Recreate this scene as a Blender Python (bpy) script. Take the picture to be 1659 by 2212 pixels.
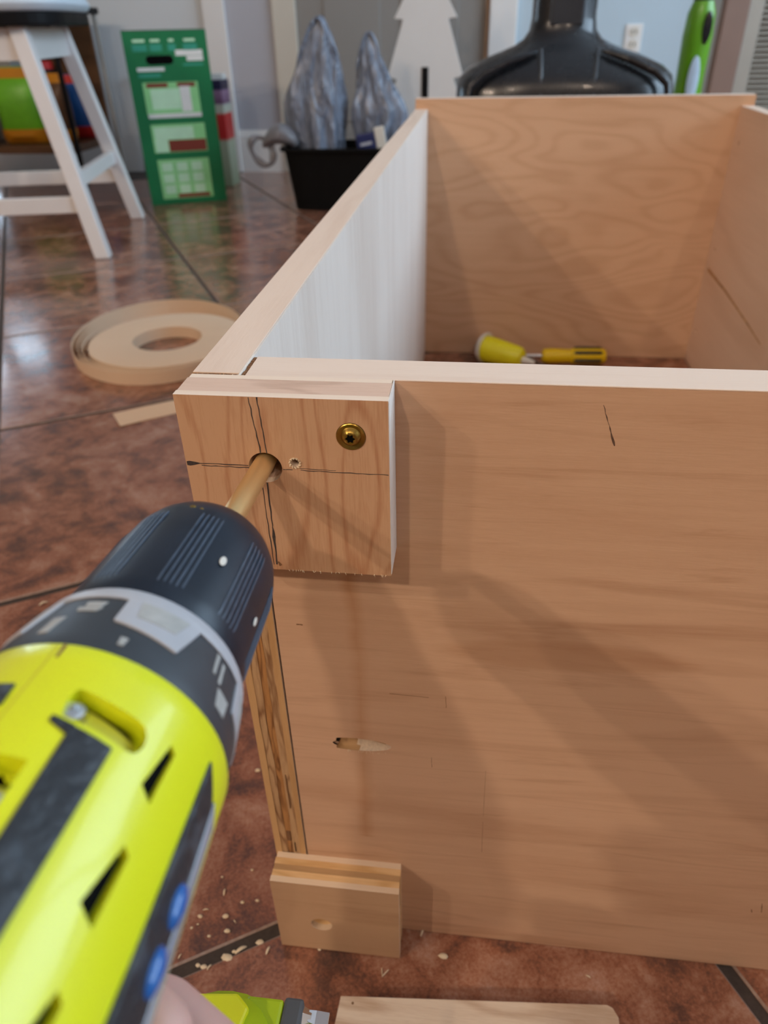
import bpy, bmesh, math, random
from mathutils import Vector, Matrix, noise
random.seed(7)
for o in list(bpy.data.objects): bpy.data.objects.remove(o)
S = bpy.context.scene
COL = S.collection
MM = 0.001
R = math.radians

# ------------------------------------------------------------------ camera
def set_camera():
    yaw, pitch, roll = R(-7.555), R(33.841), R(-1.3645)
    cy, sy, cp, sp = math.cos(yaw), math.sin(yaw), math.cos(pitch), math.sin(pitch)
    f = Vector((sy*cp, cy*cp, -sp)); r = Vector((cy, -sy, 0)); u = r.cross(f)
    r2 = r*math.cos(roll)+u*math.sin(roll); u2 = u*math.cos(roll)-r*math.sin(roll)
    cd = bpy.data.cameras.new('camera'); co = bpy.data.objects.new('camera', cd); COL.objects.link(co)
    m = Matrix((r2, u2, -f)).transposed().to_4x4(); m.translation = Vector((.10216, -.2386, .48753)); co.matrix_world = m
    cd.sensor_fit = 'VERTICAL'; cd.sensor_height = 36; cd.sensor_width = 27
    cd.lens = 1564.06/2212*36
    cd.clip_start = .005; cd.clip_end = 60
    cd.dof.use_dof = True; cd.dof.focus_distance = .275; cd.dof.aperture_fstop = 12.5
    S.camera = co
set_camera()

# ------------------------------------------------------------------ daylight and exposure
W = bpy.data.worlds.new('sky'); S.world = W; W.use_nodes = True
bg = W.node_tree.nodes['Background']; bg.inputs[0].default_value = (.60, .80, 1.0, 1); bg.inputs[1].default_value = 8.6
S.view_settings.view_transform = 'Standard'; S.view_settings.look = 'None'
S.view_settings.gamma = 1; S.view_settings.use_curve_mapping = False
S.view_settings.exposure = 0.08
LAMP_W = 74.0   # all recessed lamps together share this scale
LAMP_C = (1.0, .79, .61)

# room limits (mm)
RX0, RX1, RY0, RY1, RZ = -3000, 2300, -3000, 2950, 2450
WIN = (-250, 2450, 850, 2150)          # right wall window y0 y1 z0 z1
PAT = (-2850, -1930, 60, 2050)          # glass door in back wall x0 x1 z0 z1
def portal(name, loc, rot, sx, sy):
    l = bpy.data.lights.new(name, 'AREA'); l.shape = 'RECTANGLE'; l.size = sx*MM; l.size_y = sy*MM
    l.cycles.is_portal = True
    o = bpy.data.objects.new(name, l); COL.objects.link(o); o.location = [v*MM for v in loc]; o.rotation_euler = rot
portal('window_portal', (RX1+60, (WIN[0]+WIN[1])/2, (WIN[2]+WIN[3])/2), (0, R(90), 0), WIN[3]-WIN[2], WIN[1]-WIN[0])
portal('door_portal', ((PAT[0]+PAT[1])/2, RY1+60, (PAT[2]+PAT[3])/2), (R(-90), 0, 0), PAT[1]-PAT[0], PAT[3]-PAT[2])

# ------------------------------------------------------------------ node helpers
class NT:
    def __init__(s, name):
        s.m = bpy.data.materials.new(name); s.m.use_nodes = True; s.t = s.m.node_tree
        s.b = s.t.nodes['Principled BSDF']; s.out = s.t.nodes['Material Output']
    def n(s, typ, **kw):
        nd = s.t.nodes.new(typ)
        for k, v in kw.items(): setattr(nd, k, v)
        return nd
    def lk(s, a, b): s.t.links.new(a, b)
    def put(s, sock, v):
        if hasattr(v, 'is_output') or isinstance(v, bpy.types.NodeSocket): s.lk(v, sock)
        else: sock.default_value = v
    def coord(s, scale=(1, 1, 1), loc=(0, 0, 0), rot=(0, 0, 0), rnd=False):
        tc = s.n('ShaderNodeTexCoord'); mp = s.n('ShaderNodeMapping')
        mp.inputs['Scale'].default_value = scale; mp.inputs['Location'].default_value = loc; mp.inputs['Rotation'].default_value = rot
        src = tc.outputs['Object']
        if rnd:
            oi = s.n('ShaderNodeObjectInfo'); va = s.n('ShaderNodeVectorMath', operation='MULTIPLY_ADD')
            cb = s.n('ShaderNodeCombineXYZ')
            for i in range(3): s.lk(oi.outputs['Random'], cb.inputs[i])
            s.lk(cb.outputs[0], va.inputs[0]); va.inputs[1].default_value = (37, 91, 53); s.lk(src, va.inputs[2]); src = va.outputs[0]
        s.lk(src, mp.inputs[0]); return mp.outputs[0]
    def noise(s, vec, scale=1, detail=3, rough=.5, dist=0):
        nd = s.n('ShaderNodeTexNoise'); s.lk(vec, nd.inputs['Vector']); nd.inputs['Scale'].default_value = scale
        nd.inputs['Detail'].default_value = detail; nd.inputs['Roughness'].default_value = rough; nd.inputs['Distortion'].default_value = dist
        return nd.outputs['Fac']
    def math(s, op, a, b=0.0, c=0.0, clamp=False):
        nd = s.n('ShaderNodeMath', operation=op); nd.use_clamp = clamp
        for i, v in enumerate((a, b, c)): s.put(nd.inputs[i], v)
        return nd.outputs[0]
    def ramp(s, fac, stops):
        nd = s.n('ShaderNodeValToRGB'); s.put(nd.inputs[0], fac); e = nd.color_ramp.elements
        while len(e) < len(stops): e.new(.5)
        for k, (p, c) in enumerate(stops): e[k].position = p; e[k].color = (*c[:3], 1)
        return nd.outputs[0]
    def mix(s, fac, a, b, blend='MIX'):
        nd = s.n('ShaderNodeMix', data_type='RGBA', blend_type=blend); s.put(nd.inputs[0], fac)
        for i, v in ((6, a), (7, b)):
            s.put(nd.inputs[i], (*v[:3], 1) if isinstance(v, tuple) else v)
        return nd.outputs[2]
    def bump(s, h, strength=.2, dist=.001):
        nd = s.n('ShaderNodeBump'); nd.inputs['Strength'].default_value = strength; nd.inputs['Distance'].default_value = dist
        s.put(nd.inputs['Height'], h); s.lk(nd.outputs[0], s.b.inputs['Normal'])
    def base(s, c): s.put(s.b.inputs['Base Color'], (*c[:3], 1) if isinstance(c, tuple) else c)
    def set(s, **kw):
        for k, v in kw.items(): s.put(s.b.inputs[k.replace('_', ' ')], v)
        return s.m

def srgb(r, g, b):
    f = lambda c: c/12.92 if c <= .04045 else ((c+.055)/1.055)**2.4
    return (f(r/255), f(g/255), f(b/255))

MATS = {}
def plain(name, col, rough=.5, metal=0.0, var=.08, vscale=25, bump=0.0, coat=0.0, spec=.5):
    t = NT(name); v = t.coord()
    n = t.noise(v, vscale, 4, .6)
    t.base(t.mix(t.math('MULTIPLY', n, 1.0), tuple(c*(1-var*1.2) for c in col), tuple(min(1, c*(1+var)) for c in col)))
    t.set(Roughness=t.math('MULTIPLY_ADD', n, .15, rough-.07, clamp=True), Metallic=metal, Coat_Weight=coat)
    t.b.inputs['Specular IOR Level'].default_value = spec
    if bump: t.bump(t.noise(v, vscale*6, 3, .6), bump, .001)
    MATS[name] = t.m; return t.m

def wood(name, light, dark, grain='x', ring=(9, 7, .35), fine=.25, blotch=.3, seed=0, rough=.55, stain=None, al=.16, sharp=3):
    """maple-like veneer: contour rings of a stretched noise, fine pores, soft blotches. Stretched along `grain`."""
    t = NT(name)
    def sc(al, ac): return tuple(al if a == grain else ac for a in 'xyz')
    rs, rk, ra = ring
    a = t.noise(t.coord(sc(rs*al, rs), (seed, seed*1.7, seed*.6)), 1, 2.2, .45, .3)
    r = t.math('SINE', t.math('MULTIPLY', a, rk*6.283)); r = t.math('POWER', t.math('MULTIPLY_ADD', r, .5, .5), sharp)
    f = t.noise(t.coord(sc(110, 1500), (seed, 0, 0)), 1, 2, .6)
    f2 = t.noise(t.coord(sc(9, 260), (0, seed, 0)), 1, 3, .6)
    b = t.noise(t.coord(sc(2.5, 7), (seed*2, seed, 3)), 1, 3, .55)
    k = t.math('MULTIPLY', r, ra)
    k = t.math('ADD', k, t.math('MULTIPLY', t.math('SUBTRACT', f, .5), fine))
    k = t.math('ADD', k, t.math('MULTIPLY', t.math('SUBTRACT', f2, .5), fine*1.3))
    k = t.math('ADD', k, t.math('MULTIPLY', t.math('SUBTRACT', b, .42), blotch*2), clamp=True)
    c = t.mix(k, light, dark)
    if stain: c = stain(t, c)
    t.base(c); t.set(Roughness=t.math('MULTIPLY_ADD', f2, .12, rough-.06))
    t.b.inputs['Specular IOR Level'].default_value = .35
    t.bump(f, .2, .0003)
    MATS[name] = t.m; return t.m

# ------------------------------------------------------------------ materials
ML = (.68, .445, .295); MD = (.44, .225, .125)
def front_stains(t, c):
    # glue streak running down beside the pocket hole, an oval heartwood patch and a few mineral streaks (object space, metres)
    v = t.coord(); sep = t.n('ShaderNodeSeparateXYZ'); t.lk(v, sep.inputs[0]); X, Y, Z = sep.outputs
    nz = t.noise(t.coord((8, 1, 30)), 1, 3, .6)
    xs = t.math('ADD', X, t.math('MULTIPLY', t.math('SUBTRACT', nz, .5), .008))
    d = t.math('ABSOLUTE', t.math('SUBTRACT', xs, .056))
    streak = t.math('SUBTRACT', 1, t.math('DIVIDE', d, .0055), clamp=True)
    up = t.math('MULTIPLY', t.math('GREATER_THAN', Z, .1), t.math('LESS_THAN', Z, .31))
    c = t.mix(t.math('MULTIPLY', t.math('MULTIPLY', streak, up), t.math('MULTIPLY', nz, .75)), c, (.42, .17, .05))
    ex = t.math('DIVIDE', t.math('SUBTRACT', X, .150), .062); ez = t.math('DIVIDE', t.math('SUBTRACT', t.math('ADD', Z, t.math('MULTIPLY', nz, .006)), .256), .0105)
    el = t.math('SUBTRACT', 1, t.math('ADD', t.math('MULTIPLY', ex, ex), t.math('MULTIPLY', ez, ez)), clamp=True)
    c = t.mix(t.math('MULTIPLY', t.math('SMOOTH_MIN', el, .5, .3), .75), c, (.42, .2, .095))
    for (sx, sz, off, lo_, amt) in ((5, 60, 1.3, .57, .36), (9, 170, 7.7, .60, .30), (2.2, 22, 4.1, .53, .34)):
        st = t.noise(t.coord((sx, 1, sz), (3+off, 0, off)), 1, 4, .6, 1.1)
        k_ = t.math('MULTIPLY', t.math('SUBTRACT', st, lo_), 6.5, clamp=True)
        c = t.mix(t.math('MULTIPLY', k_, amt), c, (.36, .17, .085))
    return c
wood('maple_front', ML, MD, 'x', (16, 4, .10), .34, .42, 1.0, .5, stain=front_stains)
wood('maple_back', (.70, .44, .275), (.44, .225, .11), 'x', (9, 15, .24), .25, .42, 4.2, .45, al=.3, sharp=2)
wood('maple_white', (.80, .73, .66), (.56, .45, .37), 'z', (9, 4, .15), .5, .45, 2.2, .5)
wood('maple_right', (.70, .47, .32), (.48, .27, .155), 'y', (8, 4, .25), .2, .3, 6.1, .5)
wood('maple_band', (.82, .68, .57), (.64, .46, .35), 'x', (30, 3, .2), .35, .3, 7.0, .5)
wood('maple_band_side', (.80, .64, .52), (.62, .44, .33), 'y', (30, 3, .2), .35, .3, 8.0, .5)
wood('block_face', (.64, .395, .24), (.40, .16, .07), 'z', (24, 10, .42), .70, .22, 8.6, .5, al=.22, sharp=7)
wood('block_face_low', (.58, .375, .225), (.34, .185, .095), 'x', (22, 4, .30), .42, .4, 9.1, .55)
wood('ply_light', (.80, .62, .44), (.62, .42, .26), 'x', (30, 3, .25), .35, .25, 2.7, .6)
wood('ply_tan', (.70, .48, .33), (.42, .24, .14), 'x', (60, 5, .5), .7, .3, 5.7, .65)
wood('ply_up_light', (.84, .70, .57), (.66, .48, .36), 'x', (30, 3, .25), .4, .25, 2.7, .6)
wood('ply_up_mid', (.70, .51, .40), (.44, .28, .20), 'x', (60, 5, .5), .7, .3, 5.7, .65)
wood('ply_pine', (.82, .54, .27), (.58, .32, .12), 'x', (60, 5, .5), .6, .4, 1.7, .6)
wood('ply_dark', (.50, .30, .14), (.32, .17, .07), 'x', (40, 4, .3), .4, .3, 4.9, .65)
wood('end_light', (.64, .40, .19), (.42, .22, .08), 'z', (40, 3, .3), .5, .4, 3.7, .7)
wood('end_brown', (.50, .25, .09), (.17, .07, .025), 'z', (110, 6, .7), .9, .5, 6.7, .75)
wood('end_beige', (.56, .36, .19), (.22, .10, .04), 'z', (110, 5, .65), .9, .5, 9.7, .75)
wood('scrap_face', (.82, .68, .52), (.50, .32, .19), 'x', (24, 8, .55), .6, .4, 12.1, .6)
wood('tape_wood', (.76, .57, .40), (.62, .43, .28), 'x', (10, 3, .1), .1, .2, 13.0, .6)
wood('shelf_wood', (.13, .06, .025), (.06, .025, .01), 'x', (8, 4, .5), .3, .3, 15.0, .4)
plain('white_edge', (.82, .78, .72), .6, var=.1, vscale=200)
plain('chip_wood', (.80, .66, .46), .7, var=.15, vscale=300)
plain('scuff_brown', (.13, .075, .05), .7, var=.6, vscale=900)
plain('pocket_wood', (.80, .62, .46), .8, var=.3, vscale=700, bump=.6)
plain('ragged', (.22, .11, .05), .8, var=.5, vscale=900)
plain('pencil', (.06, .05, .05), .5, var=.6, vscale=900)
plain('dark_gap', (.03, .02, .015), .9)
plain('brass', (.86, .66, .32), .32, .82, .05, 60)
plain('screw_brass', (.40, .26, .06), .3, 1.0, .15, 300)
plain('steel', (.62, .64, .66), .3, 1.0, .06, 80)
plain('chuck_black', (.010, .017, .030), .36, 0, .5, 70, spec=.38)
plain('chuck_stripe', (.060, .085, .125), .4, 0, .5, 400, spec=.5)
plain('ring_grey', (.46, .47, .50), .38, 0, .10, 70)
plain('collar_dark', (.040, .048, .058), .45, 0, .35, 60)
plain('scuff', (.42, .42, .40), .6, 0, .3, 200)
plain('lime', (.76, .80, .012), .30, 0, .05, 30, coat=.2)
plain('lime_recess', (.62, .56, .03), .45, 0, .15, 40)
plain('rubber', (.030, .034, .040), .45, 0, .6, 200, bump=.8, spec=.4)
plain('vent_black', (.004, .004, .004), .8, spec=.05)
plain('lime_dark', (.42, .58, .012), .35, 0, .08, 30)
plain('grey_plastic', (.09, .10, .11), .5, 0, .15, 60)
plain('white_paint', (.80, .78, .77), .35, 0, .04, 12)
plain('black_paint', (.005, .005, .006), .5, 0, .2, 30, spec=.15)
plain('seat_cloth', (.62, .72, .80), .6, 0, .05, 20)
plain('carton_green', (.002, .18, .062), .42, 0, .12, 5)
plain('carton_side', (.46, .43, .40), .7, 0, .08, 12)
plain('print_light', (.30, .72, .30), .45, 0, .12, 30)
plain('print_pale', (.55, .86, .60), .45, 0, .12, 30)
plain('print_white', (.78, .80, .78), .45, 0, .1, 30)
plain('print_brown', (.22, .035, .02), .5, 0, .15, 30)
plain('print_teal', (.03, .32, .22), .45, 0, .15, 30)
plain('bin_black', (.005, .005, .005), .55, 0, .2, 30, spec=.12)
plain('navy_print', (.012, .022, .10), .4, 0, .3, 60)
plain('tree_white', (.74, .72, .69), .6, 0, .04, 8)
plain('housing_black', (.010, .012, .016), .26, 0, .2, 30, coat=.1)
plain('housing_dull', (.028, .032, .040), .4, 0, .2, 30)
plain('leaf_green', (.12, .36, .008), .3, 0, .12, 20, coat=.3)
plain('clear_blue', (.55, .70, .85), .12, 0, .08, 20, coat=.5)
plain('brown_casing', (.27, .17, .13), .6, 0, .12, 10)
plain('louver', (.42, .38, .32), .55, 0, .08, 10)
plain('wall_paint', (.66, .71, .74), .7, 0, .03, 3)
plain('wall_warm', (.36, .28, .21), .7, 0, .03, 3)
plain('wall_blue', (.50, .62, .70), .7, 0, .03, 3)
plain('trim_white', (.80, .79, .77), .45, 0, .03, 5)
plain('trim_cream', (.62, .58, .50), .5, 0, .04, 5)
plain('door_grey', (.26, .25, .235), .55, 0, .06, 4)
plain('panel_grey', (.46, .47, .52), .6, 0, .03, 4)
plain('ceiling_white', (.80, .79, .77), .8, 0, .02, 3)
plain('bag_green', (.16, .50, .015), .35, 0, .25, 14)
plain('bag_orange', (.62, .24, .01), .4, 0, .15, 20)
plain('bag_blue', (.02, .11, .36), .35, 0, .15, 20)
plain('bag_red', (.55, .02, .02), .4, 0, .1, 20)
plain('kraft', (.16, .09, .055), .8, 0, .12, 20)
plain('grey_box', (.34, .33, .30), .7, 0, .08, 20)
plain('bright_yellow', (.80, .72, .01), .35, 0, .05, 30)
plain('cap_white', (.72, .68, .60), .35, 0, .05, 30)
plain('tool_yellow', (.82, .55, .0), .4, 0, .05, 30)
plain('tool_black', (.03, .03, .02), .5, 0, .2, 60)
plain('nub_glint_blue', (.008, .12, .42), .2, 0, .15, 60, coat=.4)  # window reflection on the dark nubs put into their colour as blue
plain('grip_edge', (.30, .34, .40), .18, 0, .1, 60, coat=.3)  # pale blue-grey carries the window's reflection in the strip's colour
plain('skin', (.66, .40, .35), .5, 0, .10, 90)
plain('nail', (.80, .52, .46), .3, 0, .04, 90)
MATS['skin'].node_tree.nodes['Principled BSDF'].inputs['Subsurface Weight'].default_value = .2
MATS['skin'].node_tree.nodes['Principled BSDF'].inputs['Subsurface Radius'].default_value = (.004, .0015, .001)

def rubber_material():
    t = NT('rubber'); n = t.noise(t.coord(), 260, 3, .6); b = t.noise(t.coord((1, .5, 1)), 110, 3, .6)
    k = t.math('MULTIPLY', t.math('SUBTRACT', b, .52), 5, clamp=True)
    t.base(t.mix(k, (.022, .026, .032), (.10, .125, .155))); t.set(Roughness=.45); t.bump(n, .9, .001); MATS['rubber'] = t.m  # bluish speckle paints small highlights into the rubber colour
rubber_material()
def tile_material():
    t = NT('tile_slate')
    a = t.noise(t.coord((1, 1, 1), rnd=True), 11, 8, .66, .9)
    b = t.noise(t.coord((1, 1, 1), (5, 2, 0), rnd=True), 34, 5, .65, .4)
    f = t.noise(t.coord((420, 420, 420), (1, 1, 1), (0, 0, R(0))), 1, 4, .75)
    k = t.math('ADD', t.math('MULTIPLY', a, .62), t.math('MULTIPLY', b, .38))
    k = t.math('ADD', k, t.math('MULTIPLY', t.math('SUBTRACT', f, .5), .30))
    c = t.ramp(k, [(.33, (.055, .032, .027)), (.43, (.14, .060, .040)), (.50, (.28, .108, .060)), (.58, (.39, .19, .12)), (.70, (.52, .335, .26))])
    t.base(c); t.set(Roughness=t.math('MULTIPLY_ADD', b, .22, .10), Coat_Weight=.35, Coat_Roughness=.12)
    t.bump(t.math('ADD', f, t.math('MULTIPLY', b, 2)), .10, .0006)
    MATS['tile'] = t.m
    t = NT('tile_edge'); n = t.noise(t.coord(rnd=True), 300, 3, .6)
    t.base(t.mix(n, (.22, .14, .11), (.52, .41, .35))); t.set(Roughness=.9); t.b.inputs['Specular IOR Level'].default_value = .1; MATS['tile_edge'] = t.m
    t = NT('grout'); n = t.noise(t.coord(), 250, 4, .7)
    t.base(t.mix(n, (.022, .016, .013), (.085, .062, .05))); t.set(Roughness=.85); t.bump(n, .4, .001); MATS['grout'] = t.m
tile_material()

def bag_material():
    t = NT('bag_film')
    v = t.coord((7, 7, 2)); n = t.noise(v, 6, 5, .6, 1.0)
    t.base(t.mix(t.math('MULTIPLY_ADD', t.math('SUBTRACT', n, .5), 1.8, .42, clamp=True), (.10, .12, .17), (.36, .42, .53)))
    t.set(Roughness=.24, Alpha=.88, Coat_Weight=.4, Coat_Roughness=.2)
    t.bump(t.noise(t.coord((30, 30, 8)), 1, 3, .5, 1.0), 1.0, .035)
    MATS['bag_film'] = t.m
    t = NT('bag_dark'); n = t.noise(t.coord(), 40, 4, .6)
    t.base(t.mix(n, (.12, .12, .13), (.30, .30, .33))); t.set(Roughness=.3, Alpha=.9); MATS['bag_dark'] = t.m
    t = NT('pane')
    g = t.n('ShaderNodeBsdfGlossy'); g.inputs['Roughness'].default_value = .02; tr = t.n('ShaderNodeBsdfTransparent'); mx = t.n('ShaderNodeMixShader')
    mx.inputs[0].default_value = .06; t.lk(tr.outputs[0], mx.inputs[1]); t.lk(g.outputs[0], mx.inputs[2]); t.lk(mx.outputs[0], t.out.inputs[0]); MATS['pane'] = t.m
    t = NT('lamp_glow'); e = t.n('ShaderNodeEmission'); e.inputs[0].default_value = (*LAMP_C, 1); e.inputs[1].default_value = 12; t.lk(e.outputs[0], t.out.inputs[0]); MATS['lamp_glow'] = t.m
    t = NT('cereal_print'); sp = t.n('ShaderNodeSeparateXYZ'); t.lk(t.coord((1, 1, 1/.36)), sp.inputs[0])
    c = t.ramp(sp.outputs[2], [(0, (.28, .36, .24)), (.42, (.40, .46, .34)), (.45, (.50, .02, .02)), (.66, (.55, .03, .03)), (.68, (.52, .56, .46)), (.74, (.5, .54, .46)), (.76, (.16, .08, .16)), (.86, (.30, .18, .30)), (.88, (.01, .01, .05)), (.95, (.02, .02, .06)), (1, (.7, .7, .7))])
    for nd in t.t.nodes:
        if nd.type == 'VALTORGB': nd.color_ramp.interpolation = 'LINEAR'
    t.base(c); t.set(Roughness=.4); MATS['cereal_print'] = t.m
bag_material()

# ------------------------------------------------------------------ mesh helpers (millimetres)
ORG = {}
class MB:
    def __init__(s): s.v = []; s.f = []; s.mi = []
    def add(s, vs, fs, mi=0):
        o = len(s.v); s.v += [Vector(p) for p in vs]; s.f += [tuple(i+o for i in q) for q in fs]; s.mi += [mi]*len(fs); return s
    def box(s, x0, x1, y0, y1, z0, z1, mi=0):
        return s.add([(x0, y0, z0), (x1, y0, z0), (x1, y1, z0), (x0, y1, z0), (x0, y0, z1), (x1, y0, z1), (x1, y1, z1), (x0, y1, z1)],
                     [(0, 3, 2, 1), (4, 5, 6, 7), (0, 1, 5, 4), (1, 2, 6, 5), (2, 3, 7, 6), (3, 0, 4, 7)], mi)
    def loft(s, rings, caps=True, closed=True, mi=0):
        n = len(rings[0]); vs = [p for r in rings for p in r]; fs = []
        for k in range(len(rings)-1):
            for i in range(n if closed else n-1):
                j = (i+1) % n; fs.append((k*n+i, k*n+j, (k+1)*n+j, (k+1)*n+i))
        if caps: fs.append(tuple(range(n-1, -1, -1))); fs.append(tuple((len(rings)-1)*n+i for i in range(n)))
        return s.add(vs, fs, mi)
    def tube(s, pts, rad, seg=12, caps=True, flat=1.0, up=(0, 0, 1)):
        pts = [Vector(p) for p in pts]; rings = []; rr = rad if isinstance(rad, (list, tuple)) else [rad]*len(pts)
        side = None
        for i, p in enumerate(pts):
            d = (pts[min(i+1, len(pts)-1)]-pts[max(i-1, 0)]).normalized()
            a = d.cross(Vector(up))
            if a.length < .05: a = d.cross(Vector((1, 0, 0))) if side is None else side - d*side.dot(d)
            a.normalize(); side = a; b = a.cross(d)
            rings.append([p+a*(rr[i]*math.cos(2*math.pi*k/seg))+b*(rr[i]*flat*math.sin(2*math.pi*k/seg)) for k in range(seg)])
        return s.loft(rings, caps)
    def lathe(s, prof, o=(0, 0, 0), axis='z', seg=32, caps=True, star=None):
        rings = []
        for (h, r) in prof:
            ring = []
            for k in range(seg):
                a = 2*math.pi*k/seg; c, d = r*math.cos(a), r*math.sin(a)
                ring.append(Vector(o)+Vector({'z': (c, d, h), 'y': (c, h, -d), 'x': (h, c, d)}[axis]))
            rings.append(ring)
        return s.loft(rings, caps)
    def prism(s, poly, a0, a1, plane='xz'):
        n = len(poly)
        def P(u, w, a): return {'xz': (u, a, w), 'xy': (u, w, a), 'yz': (a, u, w)}[plane]
        return s.add([P(u, w, a0) for u, w in poly]+[P(u, w, a1) for u, w in poly],
                     [tuple(range(n)), tuple(range(2*n-1, n-1, -1))]+[(i, i+n, (i+1) % n+n, (i+1) % n) for i in range(n)])
    def build(s, name, mat, parent=None, origin=None, smooth=False, bevel=0, sub=0, seg=2):
        org = Vector(ORG[parent.name]) if parent else Vector(origin or (0, 0, 0))
        me = bpy.data.meshes.new(name); me.from_pydata([(p-org)*MM for p in s.v], [], s.f)
        bm = bmesh.new(); bm.from_mesh(me); bmesh.ops.recalc_face_normals(bm, faces=bm.faces); bm.to_mesh(me); bm.free()
        for m in (mat if isinstance(mat, (list, tuple)) else [mat]): me.materials.append(MATS[m])
        if len(s.mi) == len(me.polygons): me.polygons.foreach_set('material_index', s.mi)
        o = bpy.data.objects.new(name, me); COL.objects.link(o)
        if parent: o.parent = parent
        else: o.location = org*MM
        ORG[o.name] = tuple(org)
        if smooth: me.polygons.foreach_set('use_smooth', [True]*len(me.polygons)); me.set_sharp_from_angle(angle=R(38))
        if bevel:
            b = o.modifiers.new('bevel', 'BEVEL'); b.width = bevel*MM; b.segments = seg; b.limit_method = 'ANGLE'; b.angle_limit = R(40)
        if sub:
            m = o.modifiers.new('sub', 'SUBSURF'); m.levels = sub; m.render_levels = sub
        return o
def tag(o, label, cat, group=None):
    o['label'] = label; o['category'] = cat
    if group: o['group'] = group
    return o
def thing(name, label, cat, loc=(0, 0, 0), rot=(0, 0, 0), group=None, local=False):
    o = bpy.data.objects.new(name, None); COL.objects.link(o); o.location = Vector(loc)*MM; o.rotation_euler = rot
    o.empty_display_size = .02
    ORG[o.name] = (0, 0, 0) if local else tuple(loc)
    return tag(o, label, cat, group)
def struct(o): o['kind'] = 'structure'; return o
def sublabel(o, l): o['label'] = l; return o
def copy_part(src, parent, loc=None):
    c = src.copy(); COL.objects.link(c); c.parent = parent
    if loc is not None: c.location = Vector(loc)*MM
    ORG[c.name] = ORG.get(src.name, (0, 0, 0)); return c
def cut(o, cutters):
    """subtract cutter meshes (MB) from o, applied into its mesh"""
    tmp = []
    for c in cutters:
        me = bpy.data.meshes.new('cut'); me.from_pydata([(p-Vector(ORG[o.name]))*MM for p in c.v], [], c.f)
        bm = bmesh.new(); bm.from_mesh(me); bmesh.ops.recalc_face_normals(bm, faces=bm.faces); bm.to_mesh(me); bm.free()
        k = bpy.data.objects.new('cut', me); COL.objects.link(k); k.parent = o.parent
        if not o.parent: k.location = o.location
        m = o.modifiers.new('b', 'BOOLEAN'); m.operation = 'DIFFERENCE'; m.solver = 'EXACT'; m.object = k; tmp.append(k)
    bpy.context.view_layer.update()
    ev = o.evaluated_get(bpy.context.evaluated_depsgraph_get()); me = bpy.data.meshes.new_from_object(ev)
    o.modifiers.clear(); o.data = me
    for k in tmp: bpy.data.objects.remove(k)
def ybar(x, z, r, y0, y1, seg=32): return MB().lathe([(y0, r), (y1, r)], (x, 0, z), 'y', seg)

# ------------------------------------------------------------------ the room
ca, sa = math.cos(R(30)), math.sin(R(30))
fl = struct(MB().box(RX0-100, RX1+100, RY0-100, RY1+100, -30, -1.6).build('floor', 'grout'))
TP, TS, ch = 430.0, 422.0, 1.3
h = TS/2
def ring(e, z): return [(-e, -e, z), (e, -e, z), (e, e, z), (-e, e, z)]
tm = MB(); vs = ring(h, -8)+ring(h, -1.3)+ring(h-ch, 0)
tm.add(vs, [(0, 1, 5, 4), (1, 2, 6, 5), (2, 3, 7, 6), (3, 0, 4, 7)]); tm.add(vs, [(4, 5, 9, 8), (5, 6, 10, 9), (6, 7, 11, 10), (7, 4, 8, 11)], 1); tm.add(vs, [(8, 9, 10, 11)])
tile0 = None
for i in range(-16, 16):
    for j in range(-16, 16):
        m = 240+215+TP*i; n = -5+215+TP*j
        x, y = m*ca-n*sa, m*sa+n*ca
        if not (RX0-40 < x < RX1+40 and RY0-40 < y < RY1+40): continue
        if tile0 is None: tile0 = tm.build('tile', ['tile', 'tile_edge'], fl); t_ = tile0
        else: t_ = copy_part(tile0, fl)
        t_.location = (x*MM, y*MM, random.uniform(-.15, .15)*MM); t_.rotation_euler.z = R(30)

TH = 120
def wall_open(name, mat, axis, pos, a0, a1, z0, z1, op):
    """wall slab with one rectangular opening op=(o0,o1,oz0,oz1)"""
    b = MB(); p0, p1 = pos
    def bx(u0, u1, w0, w1):
        if axis == 'x': b.box(p0, p1, u0, u1, w0, w1)
        else: b.box(u0, u1, p0, p1, w0, w1)
    o0, o1, oz0, oz1 = op
    bx(a0, o0, z0, z1); bx(o1, a1, z0, z1); bx(o0, o1, z0, oz0); bx(o0, o1, oz1, z1)
    return struct(b.build(name, mat))
wall_open('wall_right', 'wall_paint', 'x', (RX1, RX1+TH), RY0-TH, RY1+TH, 0, RZ, WIN)
wall_open('wall_back', 'wall_paint', 'y', (RY1, RY1+TH), RX0, RX1, 0, RZ, PAT)
struct(MB().box(RX0-TH, RX0, RY0-TH, RY1+TH, 0, RZ).build('wall_left', 'wall_warm'))
struct(MB().box(RX0, RX1, RY0-TH, RY0, 0, RZ).build('wall_front', 'wall_warm'))
struct(MB().box(RX0-TH, RX1+TH, RY0-TH, RY1+TH, RZ, RZ+60).build('ceiling', 'ceiling_white'))
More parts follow.
